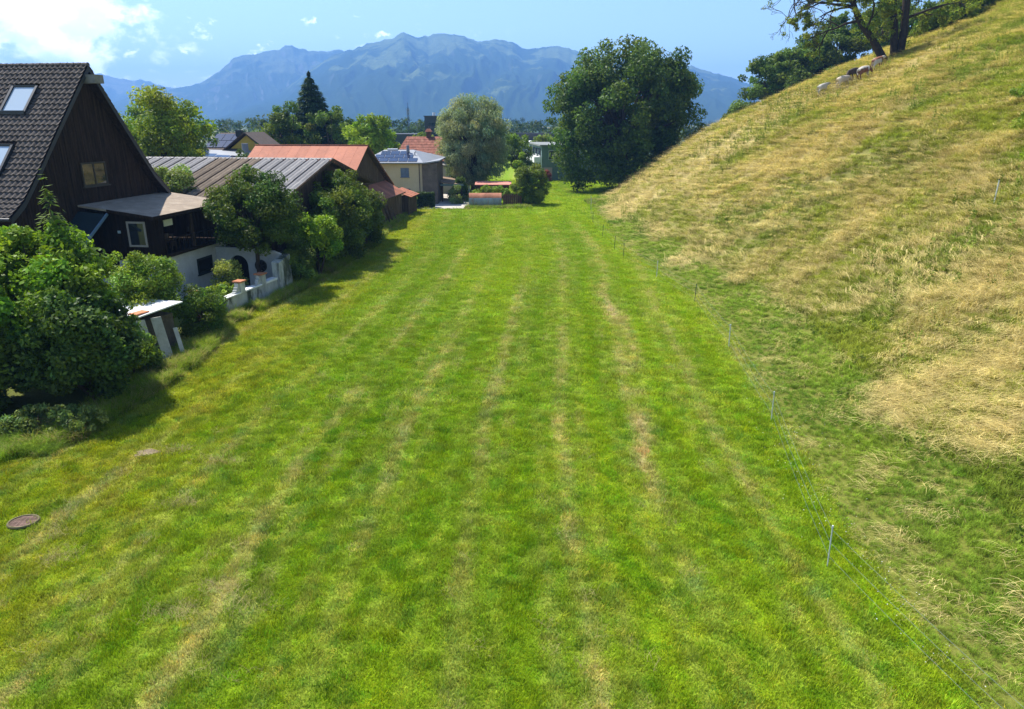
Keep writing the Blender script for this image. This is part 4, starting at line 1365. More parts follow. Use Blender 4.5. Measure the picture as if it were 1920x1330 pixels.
MB().slab([(-1.9, -.3, 2.12), (2.9, -.3, 2.12), (2.9, 2.5, 2.35), (-1.9, 2.5, 2.35)], .1).build('roof', mat('pink_red_sheet', (.50, .20, .15), .8, .06), st_)
bf = empty('board_fence', (-1.2, 90.2, 0), R(4), 'short brown board fence between the hut and the round bush', 'fence')
for k in range(9):
    MB().box(.1 + k * .26, .33 + k * .26, 0, .03, 0, 1.4 + random.uniform(-.05, .05)).build('board', mat('red_brown_board', (.12, .06, .04), .9, .2), bf)
for k in range(2):
    MB().box(.1, 2.45, .032, .08, .35 + .7 * k, .45 + .7 * k).build('rail', WOODB, bf)

# ------------------------------------------------------------------ trees and bushes
LEAF = leaf_mat('leaf', .36, .5, .12)
LEAFM = leaf_mat('matt_leaf', .32, .6, .08)


def rand_dirs(g, n):
    v = g.normal(size=(n, 3))
    return v / np.linalg.norm(v, axis=1, keepdims=True)


def leaf_quads(cent, nrm, size, g, aspect=.5, axis=None, fold=.25):
    """rhombic leaves: centres, normals, sizes -> verts, faces"""
    n = len(cent)
    t = rand_dirs(g, n) if axis is None else axis + rand_dirs(g, n) * .35
    t = t - nrm * np.sum(t * nrm, 1, keepdims=True)
    t /= np.maximum(np.linalg.norm(t, axis=1, keepdims=True), 1e-6)
    b = np.cross(nrm, t)
    s = size[:, None]
    p0 = cent - t * s * .5; p2 = cent + t * s * .5
    m = cent - nrm * s * fold * .15
    p1 = m + b * s * aspect * .5 - t * s * .06; p3 = m - b * s * aspect * .5 - t * s * .06
    V = np.stack([p0, p1, p2, p3], 1).reshape(-1, 3)
    F = np.arange(4 * n).reshape(n, 4)
    return V, F


def lumpy(d, seed, amp=.35, f=1.6):
    a = fbm(d[:, 0] * f + 5 + d[:, 2] * f * .7, d[:, 1] * f + 3 - d[:, 2] * f, seed, 3)
    return 1 + amp * (a - .5) * 2


def crown_points(g, n_clump, radii, seed, shell=.45, amp=.35, bottom=-1.0):
    d = rand_dirs(g, n_clump * 3)
    d = d[d[:, 2] > bottom][:n_clump]
    r = (shell + (1 - shell) * g.random(len(d)) ** .6) * lumpy(d, seed, amp)
    return d * r[:, None] * np.array(radii), d


def foliage(g, cl, cd, clump_r, n_leaf, size, col, seed, up=.5, out=.3, droop=None, tone=.28, aspect=.5, flat=.8):
    """leaves gathered in clumps; colour varies clump by clump"""
    k = len(cl)
    w = clump_r ** 2 if hasattr(clump_r, '__len__') else np.ones(k)
    idx = g.choice(k, n_leaf, p=w / w.sum())
    cr = (clump_r if hasattr(clump_r, '__len__') else np.full(k, clump_r))[idx][:, None]
    off = rand_dirs(g, n_leaf) * (g.random((n_leaf, 1)) ** .45) * cr
    off[:, 2] *= flat
    p = cl[idx] + off
    nrm = off / np.maximum(cr, 1e-6) * .7 + cd[idx] * out + np.array([0, 0, up]) + rand_dirs(g, n_leaf) * 1.05
    nrm /= np.linalg.norm(nrm, axis=1, keepdims=True)
    sz = size * g.uniform(.6, 1.35, n_leaf)
    ax = None
    if droop:
        ax = np.tile([0, 0, -droop], (n_leaf, 1)) + cd[idx] * [.5, .5, 0]
    V, F = leaf_quads(p, nrm, sz, g, aspect, ax)
    ct = g.uniform(1 - tone, 1 + tone, (k, 1)); hs = g.normal(0, .12, (k, 1))
    c = np.array(col)[None] * ct[idx] * g.uniform(.72, 1.3, (n_leaf, 1))
    c = c * (1 + hs[idx] * np.array([1.0, .1, -.3]))
    return V, F, np.clip(c, .002, 1)


def limb_mesh(mb, a, b, r0, r1, g, bend=.15, n=5, sides=6):
    a = np.array(a, float); b = np.array(b, float)
    L = np.linalg.norm(b - a)
    k = g.normal(0, bend * L, 3) * [1, 1, .5]
    pts = [a + (b - a) * f + k * math.sin(math.pi * f) * .5 + np.array([0, 0, -.12 * L * f * (1 - f)]) for f in np.linspace(0, 1, n)]
    mb.tube([tuple(p) for p in pts], [r0 + (r1 - r0) * f for f in np.linspace(0, 1, n)], sides, caps=False)
    return pts


def tree(name, label, loc, height, radii, center_z, n_clump, clump_r, n_leaf, leaf, col, seed, trunk_r=.3, cat='tree', group=None,
         shell=.45, amp=.40, bottom=-.8, droop=None, limbs=14, lean=(0, 0), m=None, up=.4, aspect=.55, stems=1, tone=.36, extra=None):
    g = np.random.default_rng(seed)
    e = empty(name, loc, 0, label, cat, group)
    cl, cd = crown_points(g, n_clump, radii, seed, shell, amp, bottom)
    cr = clump_r * g.uniform(.45, 1.45, len(cl))
    sprig = g.random(len(cl)) < .16                       # shoots standing out of the outline
    cl = np.where(sprig[:, None], cl * g.uniform(1.0, 1.09, (len(cl), 1)), cl)
    cr = np.where(sprig, cr * .6, cr)
    cl = cl + np.array([lean[0], lean[1], center_z])
    if extra is not None:
        ex = np.array(extra, float)
        cl = np.vstack([cl, ex[:, :3]]); cr = np.r_[cr, ex[:, 3]]
        dd = ex[:, :3] - np.array([lean[0], lean[1], center_z]); cd = np.vstack([cd, dd / np.linalg.norm(dd, axis=1, keepdims=True)])
    V, F, C = foliage(g, cl, cd, cr, n_leaf, leaf, tuple(1.2 * c_ for c_ in col), seed, up=up, droop=droop, aspect=aspect, tone=tone)
    # trunk and limbs
    mb = MB()
    fork = np.array([lean[0] * .4, lean[1] * .4, max(center_z - radii[2] * .55, height * .12)])
    starts = []
    for s_ in range(stems):
        o_ = g.normal(0, .25 * trunk_r * stems if stems > 1 else 0, 2)
        top = fork + (np.r_[g.normal(0, radii[0] * .25, 2), radii[2] * .2] if stems > 1 else 0)
        limb_mesh(mb, (o_[0] * 2, o_[1] * 2, -.3), top, trunk_r, trunk_r * .72, g, .04, 5, 8)
        starts.append(top)
    pick = g.choice(len(cl), min(limbs, len(cl)), replace=False)
    for i, k in enumerate(pick):
        s0 = starts[i % len(starts)]
        mid = s0 + (cl[k] - s0) * .5 + np.array([0, 0, radii[2] * .08])
        limb_mesh(mb, s0, mid, trunk_r * .55, trunk_r * .3, g, .1, 4, 6)
        limb_mesh(mb, mid, cl[k], trunk_r * .3, trunk_r * .06, g, .12, 4, 5)
        for k2 in g.choice(len(cl), 2):
            if np.linalg.norm(cl[k2] - mid) < max(radii) * .8:
                limb_mesh(mb, mid, cl[k2], trunk_r * .2, trunk_r * .05, g, .12, 4, 4)
    mb.build('trunk' if cat == 'tree' else 'stem', BARK, e, True)
    link('crown' if cat == 'tree' else 'foliage', np_mesh(name + '_leaves', V, F, C, [m or LEAF], False, 'FACE'), e)
    return e


def conifer(name, label, loc, height, rad, n, seed, col, leaf=.5, bare=.08):
    g = np.random.default_rng(seed)
    e = empty(name, loc, 0, label, 'tree')
    mb = MB().tube([(0, 0, -.3), (0, 0, height * .5), (0, 0, height)], [rad * .07, rad * .045, .02], 7)
    f = 1 - np.sqrt(g.random(n) * (1 - bare)) if True else 0
    f = np.clip(f + bare, bare, 1)
    tier = np.round(f * height / .8 + g.normal(0, .22, n)) * .8 + g.normal(0, .12, n)
    ang = g.random(n) * 2 * math.pi
    bough = np.floor(ang / (2 * math.pi) * 11 + (tier * 7.3) % 1)
    ang = ang * .35 + (bough + .5 - (tier * 7.3) % 1) / 11 * 2 * math.pi * .65
    R_ = rad * np.clip(1 - tier / height, 0, 1) ** .68 * (.85 + .3 * vnoise(bough * 3.7, tier * 1.9, seed)) + .12
    r = R_ * g.random(n) ** .55
    z = tier - .22 * r + g.normal(0, .13, n) + .1
    p = np.stack([r * np.cos(ang), r * np.sin(ang), z], 1)
    outd = np.stack([np.cos(ang), np.sin(ang), np.full(n, -.35)], 1)
    nrm = np.array([0, 0, 1.0]) + outd * .35 + rand_dirs(g, n) * .5
    nrm /= np.linalg.norm(nrm, axis=1, keepdims=True)
    V, F = leaf_quads(p, nrm, leaf * g.uniform(.6, 1.3, n), g, .32, outd)
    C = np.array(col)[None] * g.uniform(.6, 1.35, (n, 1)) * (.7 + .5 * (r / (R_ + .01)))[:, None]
    mb.build('trunk', BARK, e, True)
    link('crown', np_mesh(name + '_needles', V, F, C, [LEAFM], False, 'FACE'), e)
    return e


G_OAK = (.075, .122, .022); G_WAL = (.170, .230, .022); G_WIL = (.235, .275, .155); G_BRIGHT = (.165, .250, .020)
G_DARK = (.055, .095, .018); G_MID = (.105, .165, .020); G_YEL = (.145, .200, .020)

# --- behind the buildings
tree('oak_tree', 'huge dark oak at the end of the meadow', (17.0, 112, 0), 22, (10.8, 9.5, 9.6), 11.6, 360, 1.6, 80000, .46, G_OAK, 31, .75,
     shell=.5, amp=.25, bottom=-.97, limbs=40, tone=.32,
     extra=[(-8.3, -4, 2.6, 2.0), (-7.2, -5, .9, 1.1), (-7.0, -5, 3.2, 2.2), (-4, -6, 3, 2.3), (-1, -7, 3.2, 2.4), (2, -7, 3.4, 2.4), (5, -6, 4, 2.4), (-6, -4, 2, 1.8), (-2.5, -7, 2, 1.8), (.5, -8, 2.2, 1.8), (3.5, -7, 2.4, 2), (-9.4, -2, 5, 2.2), (-9.8, -4, 7.5, 2.2), (-8.5, -5, 4.5, 2.0), (10.4, 0, 7.6, 1.6), (9.2, -2, 6.0, 1.6), (7.5, -3, 4.2, 1.6), (4, -4, 3.5, 1.8), (0, -5, 2.8, 1.8), (-2, -5, 3.2, 1.6), (8.3, 0, 16.5, 1.2), (9.3, 0, 15.3, 1.2), (2, 0, 20.6, 1.4), (-3, 0, 19.2, 2.3), (-6, 0, 17.2, 2.3), (-.5, -2, 20.2, 2.0), (-4.5, -3, 16.5, 2.2), (-7.8, -2, 14.8, 2.0), (-10.2, 0, 12.5, 1.3), (11.4, -1, 9, 1.2)])
tree('willow_tree', 'silvery grey-green rounded willow in front of the office block', (-5.5, 104.5, 0), 13.2, (5.0, 4.6, 5.9), 7.4, 300, 1.0, 80000, .31, G_WIL, 32, .5,
     shell=.5, amp=.14, bottom=-.99, droop=1.2, aspect=.30, m=LEAFM, limbs=24, tone=.2)
tree('walnut_tree', 'broad yellow-green tree behind the dark house', (-36.0, 74, 0), 13, (5.4, 5, 5.6), 7.2, 130, 1.15, 26000, .34, G_WAL, 33, .4, shell=.4, amp=.4, limbs=22)
tree('round_tree', 'dull green rounded tree just behind the yellow-green tree', (-44.5, 95, 0), 13, (4.4, 4, 5.0), 7.5, 70, 1.2, 14000, .42, (0.112, 0.155, 0.028), 34, .4)
conifer('spruce_tree', 'dark pointed spruce rising above the broad trees', (-31.2, 117, 0), 16.4, 6.4, 46000, 35, (.045, .080, .022), .62)
tree('broadleaf_tree', 'leafy tree on the left side of the spruce', (-33.6, 113, 0), 11.5, (4.2, 3.5, 5.0), 6.8, 80, 1.0, 15000, .38, (0.093, 0.142, 0.018), 36, .35, group='trees beside the spruce')
tree('broadleaf_tree', 'leafy tree on the right side of the spruce', (-27.6, 114, 0), 12.2, (4.3, 3.6, 5.3), 7.2, 80, 1.0, 15000, .38, (0.083, 0.135, 0.018), 37, .35, group='trees beside the spruce')
tree('light_green_tree', 'pale green tree behind the red-roofed barn', (-19.8, 104, 0), 11.6, (3.7, 3.4, 4.6), 6.9, 90, .95, 17000, .34, G_BRIGHT, 38, .3, amp=.35)
tree('garden_tree', 'dark green tree between the willow and the apartment block', (.9, 121, 0), 8.6, (2.5, 2.4, 3.6), 5.0, 60, .8, 10000, .30, G_MID, 39, .22)
tree('young_tree', 'slender bright green young tree in front of the darker one', (1.3, 112, 0), 5.6, (.75, .75, 2.3), 3.1, 34, .5, 4500, .24, G_BRIGHT, 40, .1)
tree('small_tree', 'small round tree beside the chimney of the red-tiled house', (-17.8, 150, 0), 8.4, (2.6, 2.4, 2.8), 5.5, 40, .8, 5000, .4, (0.135, 0.176, 0.033), 41, .2)
tree('low_tree', 'light green low tree above the apartment block', (7.8, 150, 0), 8, (4.2, 3.2, 2.4), 5.2, 50, .9, 7000, .4, (0.150, 0.203, 0.033), 42, .2)
tree('dark_hedge_tree', 'dark leafy bush at the left end of the red barn roof', (-31.0, 86, 0), 6.7, (2.3, 2.0, 2.9), 3.7, 50, .75, 9000, .28, G_DARK, 43, .2, cat='bush')
tree('red_shrub', 'small reddish shrub at the corner of the apartment block', (6.2, 127.5, 0), 1.9, (.7, .6, .9), .95, 16, .35, 1400, .2, (0.220, 0.060, 0.050), 44, .05, cat='shrub')

# --- along the meadow
tree('round_bush', 'big rounded bush standing beside the rusty hut', (2.2, 91.5, 0), 4.9, (2.25, 2.1, 2.35), 2.4, 110, .62, 21000, .21, (0.128, 0.176, 0.022), 45, .14, cat='bush', bottom=-.95, stems=3, amp=.22)
tree('vine_tangle', 'green vines sprawling over the hut and store', (-2.4, 91.6, 0), 2.3, (2.7, 1.2, .95), 1.35, 55, .42, 8000, .2, (0.150, 0.223, 0.028), 46, .05, cat='vine', stems=3, amp=.2)
tree('hydrangea_bush', 'flowering bush by the carport post', (-7.2, 92.6, 0), 2.2, (.95, .9, 1.05), 1.0, 30, .4, 3600, .2, (0.180, 0.230, 0.077), 47, .05, cat='bush', stems=2)
tree('carport_creeper', 'dark creeper hanging round the carport posts', (-6.9, 96.0, 0), 2.9, (.75, 1.3, 1.3), 1.6, 28, .45, 3600, .22, G_DARK, 48, .05, cat='vine', stems=2)
tree('pale_green_bush', 'small bright bush between the plank shed and the hedge', (-12.4, 86.6, 0), 2.1, (1.0, .95, 1.05), 1.0, 34, .42, 5200, .17, (0.195, 0.284, 0.050), 49, .05, cat='bush', stems=3, amp=.15)
tree('pear_tree', 'dense small-leaved tree against the corrugated barn', (-15.6, 43.6, 0), 7.0, (2.55, 2.4, 2.35), 4.75, 150, .58, 34000, .17, (0.075, 0.115, 0.024), 50, .16, amp=.40, bottom=-.95, shell=.5, limbs=20,
     extra=[(.3, 0, 7.0, .5), (.9, 0, 6.9, .4), (-.2, .2, 7.3, .4)])
tree('barn_bush', 'tall dark bush in front of the barn gable', (-12.9, 54.0, 0), 6.4, (2.0, 4.2, 3.1), 3.2, 150, .66, 30000, .20, (0.087, 0.128, 0.022), 51, .15, cat='bush', bottom=-.95, stems=4, shell=.5)
tree('barn_bush', 'lower bush at the meadow end of the barn gable', (-12.2, 59.5, 0), 4.9, (1.6, 2.6, 2.4), 2.4, 80, .62, 17000, .18, (0.093, 0.128, 0.024), 52, .12, cat='bush', bottom=-.95, stems=3)
tree('bright_bush', 'fresh bright green bush below the dense small tree', (-13.3, 48.0, 0), 4.2, (1.45, 1.4, 1.75), 2.4, 70, .5, 11000, .2, (0.173, 0.277, 0.022), 53, .08, cat='bush', stems=3, bottom=-.8)
tree('low_shrub', 'low dark shrub at the end of the garden wall', (-13.7, 45.2, 0), 2.1, (.95, 1.2, 1.1), 1.0, 40, .4, 7500, .13, (0.112, 0.155, 0.028), 54, .05, cat='shrub', stems=3)
tree('gap_shrub', 'pale leafy shrub between the dark house and the barn', (-23.4, 49.6, 0), 7.0, (1.6, 1.3, 1.7), 5.5, 44, .5, 8000, .18, (0.180, 0.236, 0.066), 55, .1, cat='shrub', stems=2)
tree('courtyard_shrub', 'thin leafy shrub in the courtyard before the arch', (-16.6, 40.6, 0), 2.3, (.95, .9, 1.0), 1.4, 34, .35, 4200, .13, (0.180, 0.223, 0.055), 56, .05, cat='shrub', stems=5)
tree('courtyard_plant', 'broad-leaved plant behind the stepped wall', (-16.2, 38.9, 0), 1.5, (.75, .8, .6), .9, 22, .32, 1900, .2, (0.195, 0.270, 0.033), 57, .04, cat='plant', stems=3)
tree('house_shrub', 'leafy shrub growing up below the porch window', (-17.6, 32.9, 0), 3.9, (1.6, 1.7, 1.8), 2.1, 90, .5, 22000, .14, (0.158, 0.230, 0.031), 58, .09, cat='shrub', stems=4, bottom=-.95,
     extra=[(-.9, 0, 4.0, .35), (.2, -.3, 4.1, .35), (1.3, .2, 3.7, .35), (1.5, 0, 3.1, .5)])
tree('verge_shrub', 'dark shrub between the garden shed and the stepped wall', (-15.2, 33.6, 0), 2.4, (1.0, 1.4, 1.25), 1.15, 56, .42, 13000, .11, (0.090, 0.142, 0.022), 59, .06, cat='shrub', stems=3)
tree('verge_shrub', 'small leafy shrub at the near end of the stepped wall', (-15.6, 35.2, 0), 1.9, (.8, .9, .95), .9, 40, .36, 8000, .13, (0.120, 0.175, 0.030), 66, .05, cat='shrub', stems=3)
tree('verge_shrub', 'leafy shrub between the wall stub and the bright bush', (-13.9, 46.6, 0), 2.8, (1.0, 1.1, 1.4), 1.4, 46, .42, 9000, .15, (0.090, 0.135, 0.030), 67, .05, cat='shrub', stems=3)
tree('weedy_bush', 'ragged green bush between the garden shed and the big dark bush', (-15.9, 28.0, 0), 2.0, (.9, .9, 1.0), 1.0, 60, .4, 12000, .14, (0.110, 0.165, 0.030), 68, .05, cat='bush', stems=3)
tree('shade_bush', 'dark bush at the far left edge below the bright one', (-19.3, 24.3, 0), 3.4, (1.7, 1.8, 1.7), 1.7, 80, .55, 16000, .2, (0.085, 0.135, 0.024), 69, .08, cat='bush', stems=4, bottom=-.95)
tree('walnut_bush', 'massive dark bush with bright yellow-green top at the left edge', (-18.0, 26.2, 0), 6.2, (2.75, 2.7, 2.75), 3.4, 170, .62, 46000, .21, (0.132, 0.213, 0.018), 60, .14, cat='bush', stems=5, bottom=-.95, shell=.5, amp=.42, limbs=26)
tree('elder_bush', 'dark shaggy bush at the meadow edge below the bright one', (-15.5, 24.9, 0), 4.4, (1.85, 2.1, 2.2), 2.3, 130, .55, 30000, .19, (0.068, 0.115, 0.022), 61, .1, cat='bush', stems=4, bottom=-.95, amp=.3, limbs=20)
tree('nettle_clump', 'clump of pale weeds at the foot of the dark bush', (-15.4, 21.9, 0), 1.2, (1.7, .7, .45), .5, 50, .26, 7000, .11, (0.135, 0.182, 0.050), 62, .02, cat='weeds', stems=5)
conifer('young_spruce', 'young spruce whose tip stands above the bright bush', (-17.3, 27.0, 0), 7.5, 1.3, 2600, 63, (.13, .19, .035), .26)
for k, (x_, y_, r_) in enumerate(((25.2, 34.2, 1.2), (27.6, 38.3, 1.5), (30.8, 43.5, 1.6))):
    tree('bramble_bush', ['bramble bush beside the white post on the hill, nearest the camera', 'middle bramble bush at the right edge of the hill', 'upper bramble bush at the right edge of the hill'][k],
         (x_, y_, float(hill_z(x_, y_)) - .1), r_ * .8, (r_, r_, r_ * .35), r_ * .25, 40, .35, 7000, .13, (.150, .225, .028), 64 + k, .05, cat='bush', stems=3, group='bramble bushes on the hill')

# --- clipped hedge
g = np.random.default_rng(70)
he = empty('clipped_hedge', (-10.9, 88.3, 0), 0, 'dark clipped hedge beside the drive', 'hedge')
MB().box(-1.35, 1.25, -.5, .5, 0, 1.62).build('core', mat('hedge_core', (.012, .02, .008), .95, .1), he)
n = 9000
p = g.uniform(-1, 1, (n, 3)); ax_ = g.integers(0, 3, n); sg = np.sign(g.uniform(-1, 1, n)); p[np.arange(n), ax_] = sg
nrm = np.zeros((n, 3)); nrm[np.arange(n), ax_] = sg; nrm += rand_dirs(g, n) * .8; nrm /= np.linalg.norm(nrm, axis=1, keepdims=True)
p = p * [1.36, .56, .86] + [0, 0, .88] + g.normal(0, .05, (n, 3)); p[:, 2] = np.maximum(p[:, 2], .03)
V, F = leaf_quads(p, nrm, .15 * g.uniform(.6, 1.3, n), g, .6)
link('foliage', np_mesh('hedge_leaves', V, F, np.array([[.04, .07, .02]]) * g.uniform(.5, 1.5, (n, 1)), [LEAF], False, 'FACE'), he)

# --- trees beyond the brow of the hill
for k, (x_, y_, h_, r_) in enumerate(((43.5, 128, 12.5, 5.2), (49, 131, 14, 5.6), (54.5, 127, 13, 5.0), (58.0, 121, 11.5, 4.4), (62.5, 124, 12, 5.0), (38.8, 127, 7.0, 3.0), (46.3, 125, 10.5, 4.2), (52.0, 126, 11.5, 4.4))):
    b_ = float(hill_z(x_, y_))
    tree('hilltop_tree', ['leafmost tree beyond the brow, second from the left end', 'tall dark tree beyond the brow behind the pale cattle', 'dark tree beyond the brow behind the dark brown calf', 'dark tree beyond the brow left of the leaning trunk', 'dark tree beyond the brow right behind the leaning trunk', 'smallest tree at the left end of the wooded brow', 'low dark tree in front of the gap near the left end of the wooded brow', 'low dark tree filling the middle of the wooded brow'][k].replace('leafmost', 'rounded dark'),
         (x_, y_, b_ - .5), h_, (r_, r_, h_ * .42), h_ * .55, 70, 1.15, 15000, .42, (0.095, 0.145, 0.024), 80 + k, .3, group='trees beyond the brow of the hill', amp=.3, bottom=-.95)
for k, (x_, y_, r_) in enumerate(((52.0, 97, 2.2), (54.6, 95, 2.7), (57.5, 98, 3.0), (60.5, 97.5, 3.2), (64, 99, 3.0))):
    b_ = float(hill_z(x_, y_))
    tree('crest_shrub', 'dense green shrub on the crest, %s from the three-stemmed tree' % ['nearest', 'second', 'third', 'fourth', 'fifth'][k], (x_, y_, b_ - .3), r_ * 1.9, (r_, r_, r_ * 1.0), r_ * .8, 44, .8, 9000, .3,
         (0.083, 0.128, 0.020), 90 + k, .12, cat='shrub', group='shrubs along the crest', stems=3, bottom=-.95)

# --- the three-stemmed tree with half-bare boughs
g = np.random.default_rng(120)
TB = Vector((42.6, 86.0, float(hill_z(42.6, 86.0)) - .2))
te = empty('three_stemmed_tree', TB, 0, 'sparse three-stemmed tree with bare boughs leaning left', 'tree')
mb = MB(); tips = []


def grow(p, d, r, ln, depth, leafy):
    p = np.array(p, float); d = np.array(d, float); d /= np.linalg.norm(d)
    pts = [p]; n_ = 5
    for i in range(n_):
        d = d + g.normal(0, .13, 3) + np.array([0, 0, -.02 if depth > 1 else .01])
        d /= np.linalg.norm(d)
        pts.append(pts[-1] + d * ln / n_)
    mb.tube([tuple(q) for q in pts], [max(r * (1 - .5 * i / n_), .015) for i in range(n_ + 1)], 7 if depth < 2 else 4, caps=False)
    if depth >= 3 and leafy > 0:
        for q in pts[2:]:
            if g.random() < leafy:
                tips.append(np.r_[q, .32])
    if depth < 5 and ln > .35:
        for k_ in range(3 if depth else 4):
            i = g.integers(2, n_ + 1)
            dd = d + rand_dirs(g, 1)[0] * .95 + np.array([0, 0, -.12 if depth > 1 else 0])
            grow(pts[i], dd, r * (.34 if depth == 0 else .5), ln * g.uniform(.48, .7), depth + 1, leafy)


def stem(pts, r0, r1):
    mb.tube(pts, [r0 + (r1 - r0) * i / (len(pts) - 1) for i in range(len(pts))], 9, caps=False)


stem([(-.7, -.1, -.5), (-2.4, 0, 1.9), (-4.2, .2, 4.0), (-5.4, 0, 6.0), (-6.2, 0, 8.5)], .46, .2)
stem([(.25, .1, -.5), (-.2, .1, 3), (-.9, .2, 6.5), (-1.3, .2, 11)], .42, .3)
stem([(.75, 0, -.5), (.8, 0, 3), (.5, 0, 6.5), (.4, 0, 11)], .46, .34)
grow((-5.0, 0, 5.2), (-1, -.1, .35), .2, 3.6, 1, .55)
grow((-5.6, 0, 6.5), (-1, -.2, .12), .19, 6.6, 1, .05)
grow((-5.4, 0, 5.9), (-1, -.1, -.12), .17, 5.8, 1, .0)
grow((-5.0, 0, 5.4), (-1, .3, -.3), .13, 3.6, 1, .0)
grow((-4.2, .2, 4.0), (-1, .1, -.1), .16, 3.6, 1, .15)
grow((-3.4, .1, 3.2), (.1, -.6, .7), .14, 2.8, 1, .8)
grow((-5.2, 0, 5.8), (.3, -.5, .6), .16, 3.0, 1, .8)
grow((-6.1, 0, 8.2), (.2, 0, 1), .2, 3.4, 1, .7)
grow((-1.0, .2, 7.0), (-.5, -.4, .5), .15, 2.6, 1, .6)
grow((.6, 0, 4.2), (1, -.2, .25), .16, 4.2, 1, .55)
grow((.5, 0, 6.5), (.8, -.3, .7), .15, 3.0, 1, .5)
for q in ((-3.2, -.4, 3.8), (-4.4, -.5, 5.4), (-5.6, -.3, 6.6), (-2.0, 0, 3.2), (-1.5, .5, 5.5), (-4.8, 0, 7.2), (-6.6, -.2, 6.2), (-3.6, 0, 6.6), (-1.2, 0, 2.6), (-2.6, 0, 5.2)):
    for _ in range(22):
        tips.append(np.r_[np.array(q) + g.normal(0, .85, 3), .38])
tips = np.array(tips)
V, F, C = foliage(g, tips[:, :3], rand_dirs(g, len(tips)), tips[:, 3], 46000, .27, (.20, .255, .030), 5, tone=.25, aspect=.4)
mb.build('trunk', mat('dark_bark', (.045, .035, .028), .95, .25, 3, .1, .5, 12), te, True)
link('crown', np_mesh('sparse_leaves', V, F, C, [LEAF], False, 'FACE'), te)

# --- woods on the valley floor, too far to count
g = np.random.default_rng(140)
CL, CR, CD = [], [], []
for _ in range(520):
    a = g.uniform(R(-40), R(26)); d = g.choice([g.uniform(230, 420), g.uniform(400, 900), g.uniform(700, 1500)])
    x_, y_ = d * math.sin(a), d * math.cos(a)
    h = g.uniform(7, 12.5) * (1 + .12 * (d > 600))
    for _k in range(7):
        o3 = rand_dirs(g, 1)[0]
        CL.append(np.array([x_, y_, h * .55]) + o3 * np.array([h * .38, h * .38, h * .36])); CR.append(h * .2); CD.append(o3)
V, F, C = foliage(g, np.array(CL), np.array(CD), np.array(CR), 95000, 1.15, (.055, .085, .024), 7, tone=.35, aspect=.7)
tag(link('valley_woods', np_mesh('valley_woods', V, F, C, [LEAFM], False, 'FACE')), 'distant belt of trees across the valley floor', 'woods', kind='stuff')

# ------------------------------------------------------------------ cattle on the hill
def cow_material(name, base, patch, thr):
    m = bpy.data.materials.new(name); m.use_nodes = True
    t = NT(m.node_tree)
    co = t.n('ShaderNodeTexCoord').outputs['Object']
    nz = t.noise(co, 2.1, 2.0, .5, .3)
    c = t.mix(t.mapr(nz, thr, thr + .03), base, patch)
    p = t.n('ShaderNodeBsdfPrincipled', Base_Color=c, Roughness=.75)
    t.n('ShaderNodeOutputMaterial', Surface=p.outputs[0])
    return m


def cow(loc, rz, tilt, size, m, graze, label, seed):
    g = np.random.default_rng(seed)
    hd = (1.32, 0, .62), (1.52, 0, .32) if graze else (1.55, 0, .72)
    hd = ((1.30, 0, .66), (1.48, 0, .36)) if graze else ((1.34, 0, 1.08), (1.60, 0, .92))
    w1, w2 = g.uniform(-.1, .1), g.uniform(-.1, .1)
    vs = [(0, 0, .95), (.42, 0, .90), (.85, 0, .95), (1.10, 0, .93 if graze else 1.05), hd[0], hd[1],
          (.86, .17, .62), (.86 + w1, .18, .34), (.88 + w1, .18, .02), (.86, -.17, .62), (.86 - w1, -.18, .34), (.88 - w1, -.18, .02),
          (.06, .19, .64), (-.10 + w2, .20, .38), (-.02 + w2, .20, .02), (.06, -.19, .64), (-.10 - w2, -.20, .38), (-.02 - w2, -.20, .02),
          (-.22, 0, .98), (-.30, 0, .72), (-.29, 0, .45),
          (hd[0][0] - .05, .17, hd[0][2] + .10), (hd[0][0] - .05, -.17, hd[0][2] + .10)]
    es = [(0, 1), (1, 2), (2, 3), (3, 4), (4, 5), (2, 6), (6, 7), (7, 8), (2, 9), (9, 10), (10, 11), (0, 12), (12, 13), (13, 14), (0, 15), (15, 16), (16, 17), (0, 18), (18, 19), (19, 20), (4, 21), (4, 22)]
    rad = [.25, .30, .27, .17, .13, .085, .10, .055, .05, .10, .055, .05, .13, .06, .05, .13, .06, .05, .04, .025, .035, .035, .035]
    me = bpy.data.meshes.new('cow'); me.from_pydata([tuple(c * size for c in v) for v in vs], es, []); me.update()
    o = link('cow', me)
    o.modifiers.new('skin', 'SKIN')
    sv = me.skin_vertices[0].data
    for i, r_ in enumerate(rad):
        k = 1.25 if i in (0, 1, 2) else 1.0
        sv[i].radius = (r_ * size, r_ * size * k)
        sv[i].use_root = (i == 0)
    ss = o.modifiers.new('subdivision', 'SUBSURF'); ss.levels = 2; ss.render_levels = 2
    me.materials.append(m)
    o.location = loc; o.rotation_euler = (0, tilt, rz)
    tag(o, label, 'cow', 'cattle grazing on the hill')
    return o


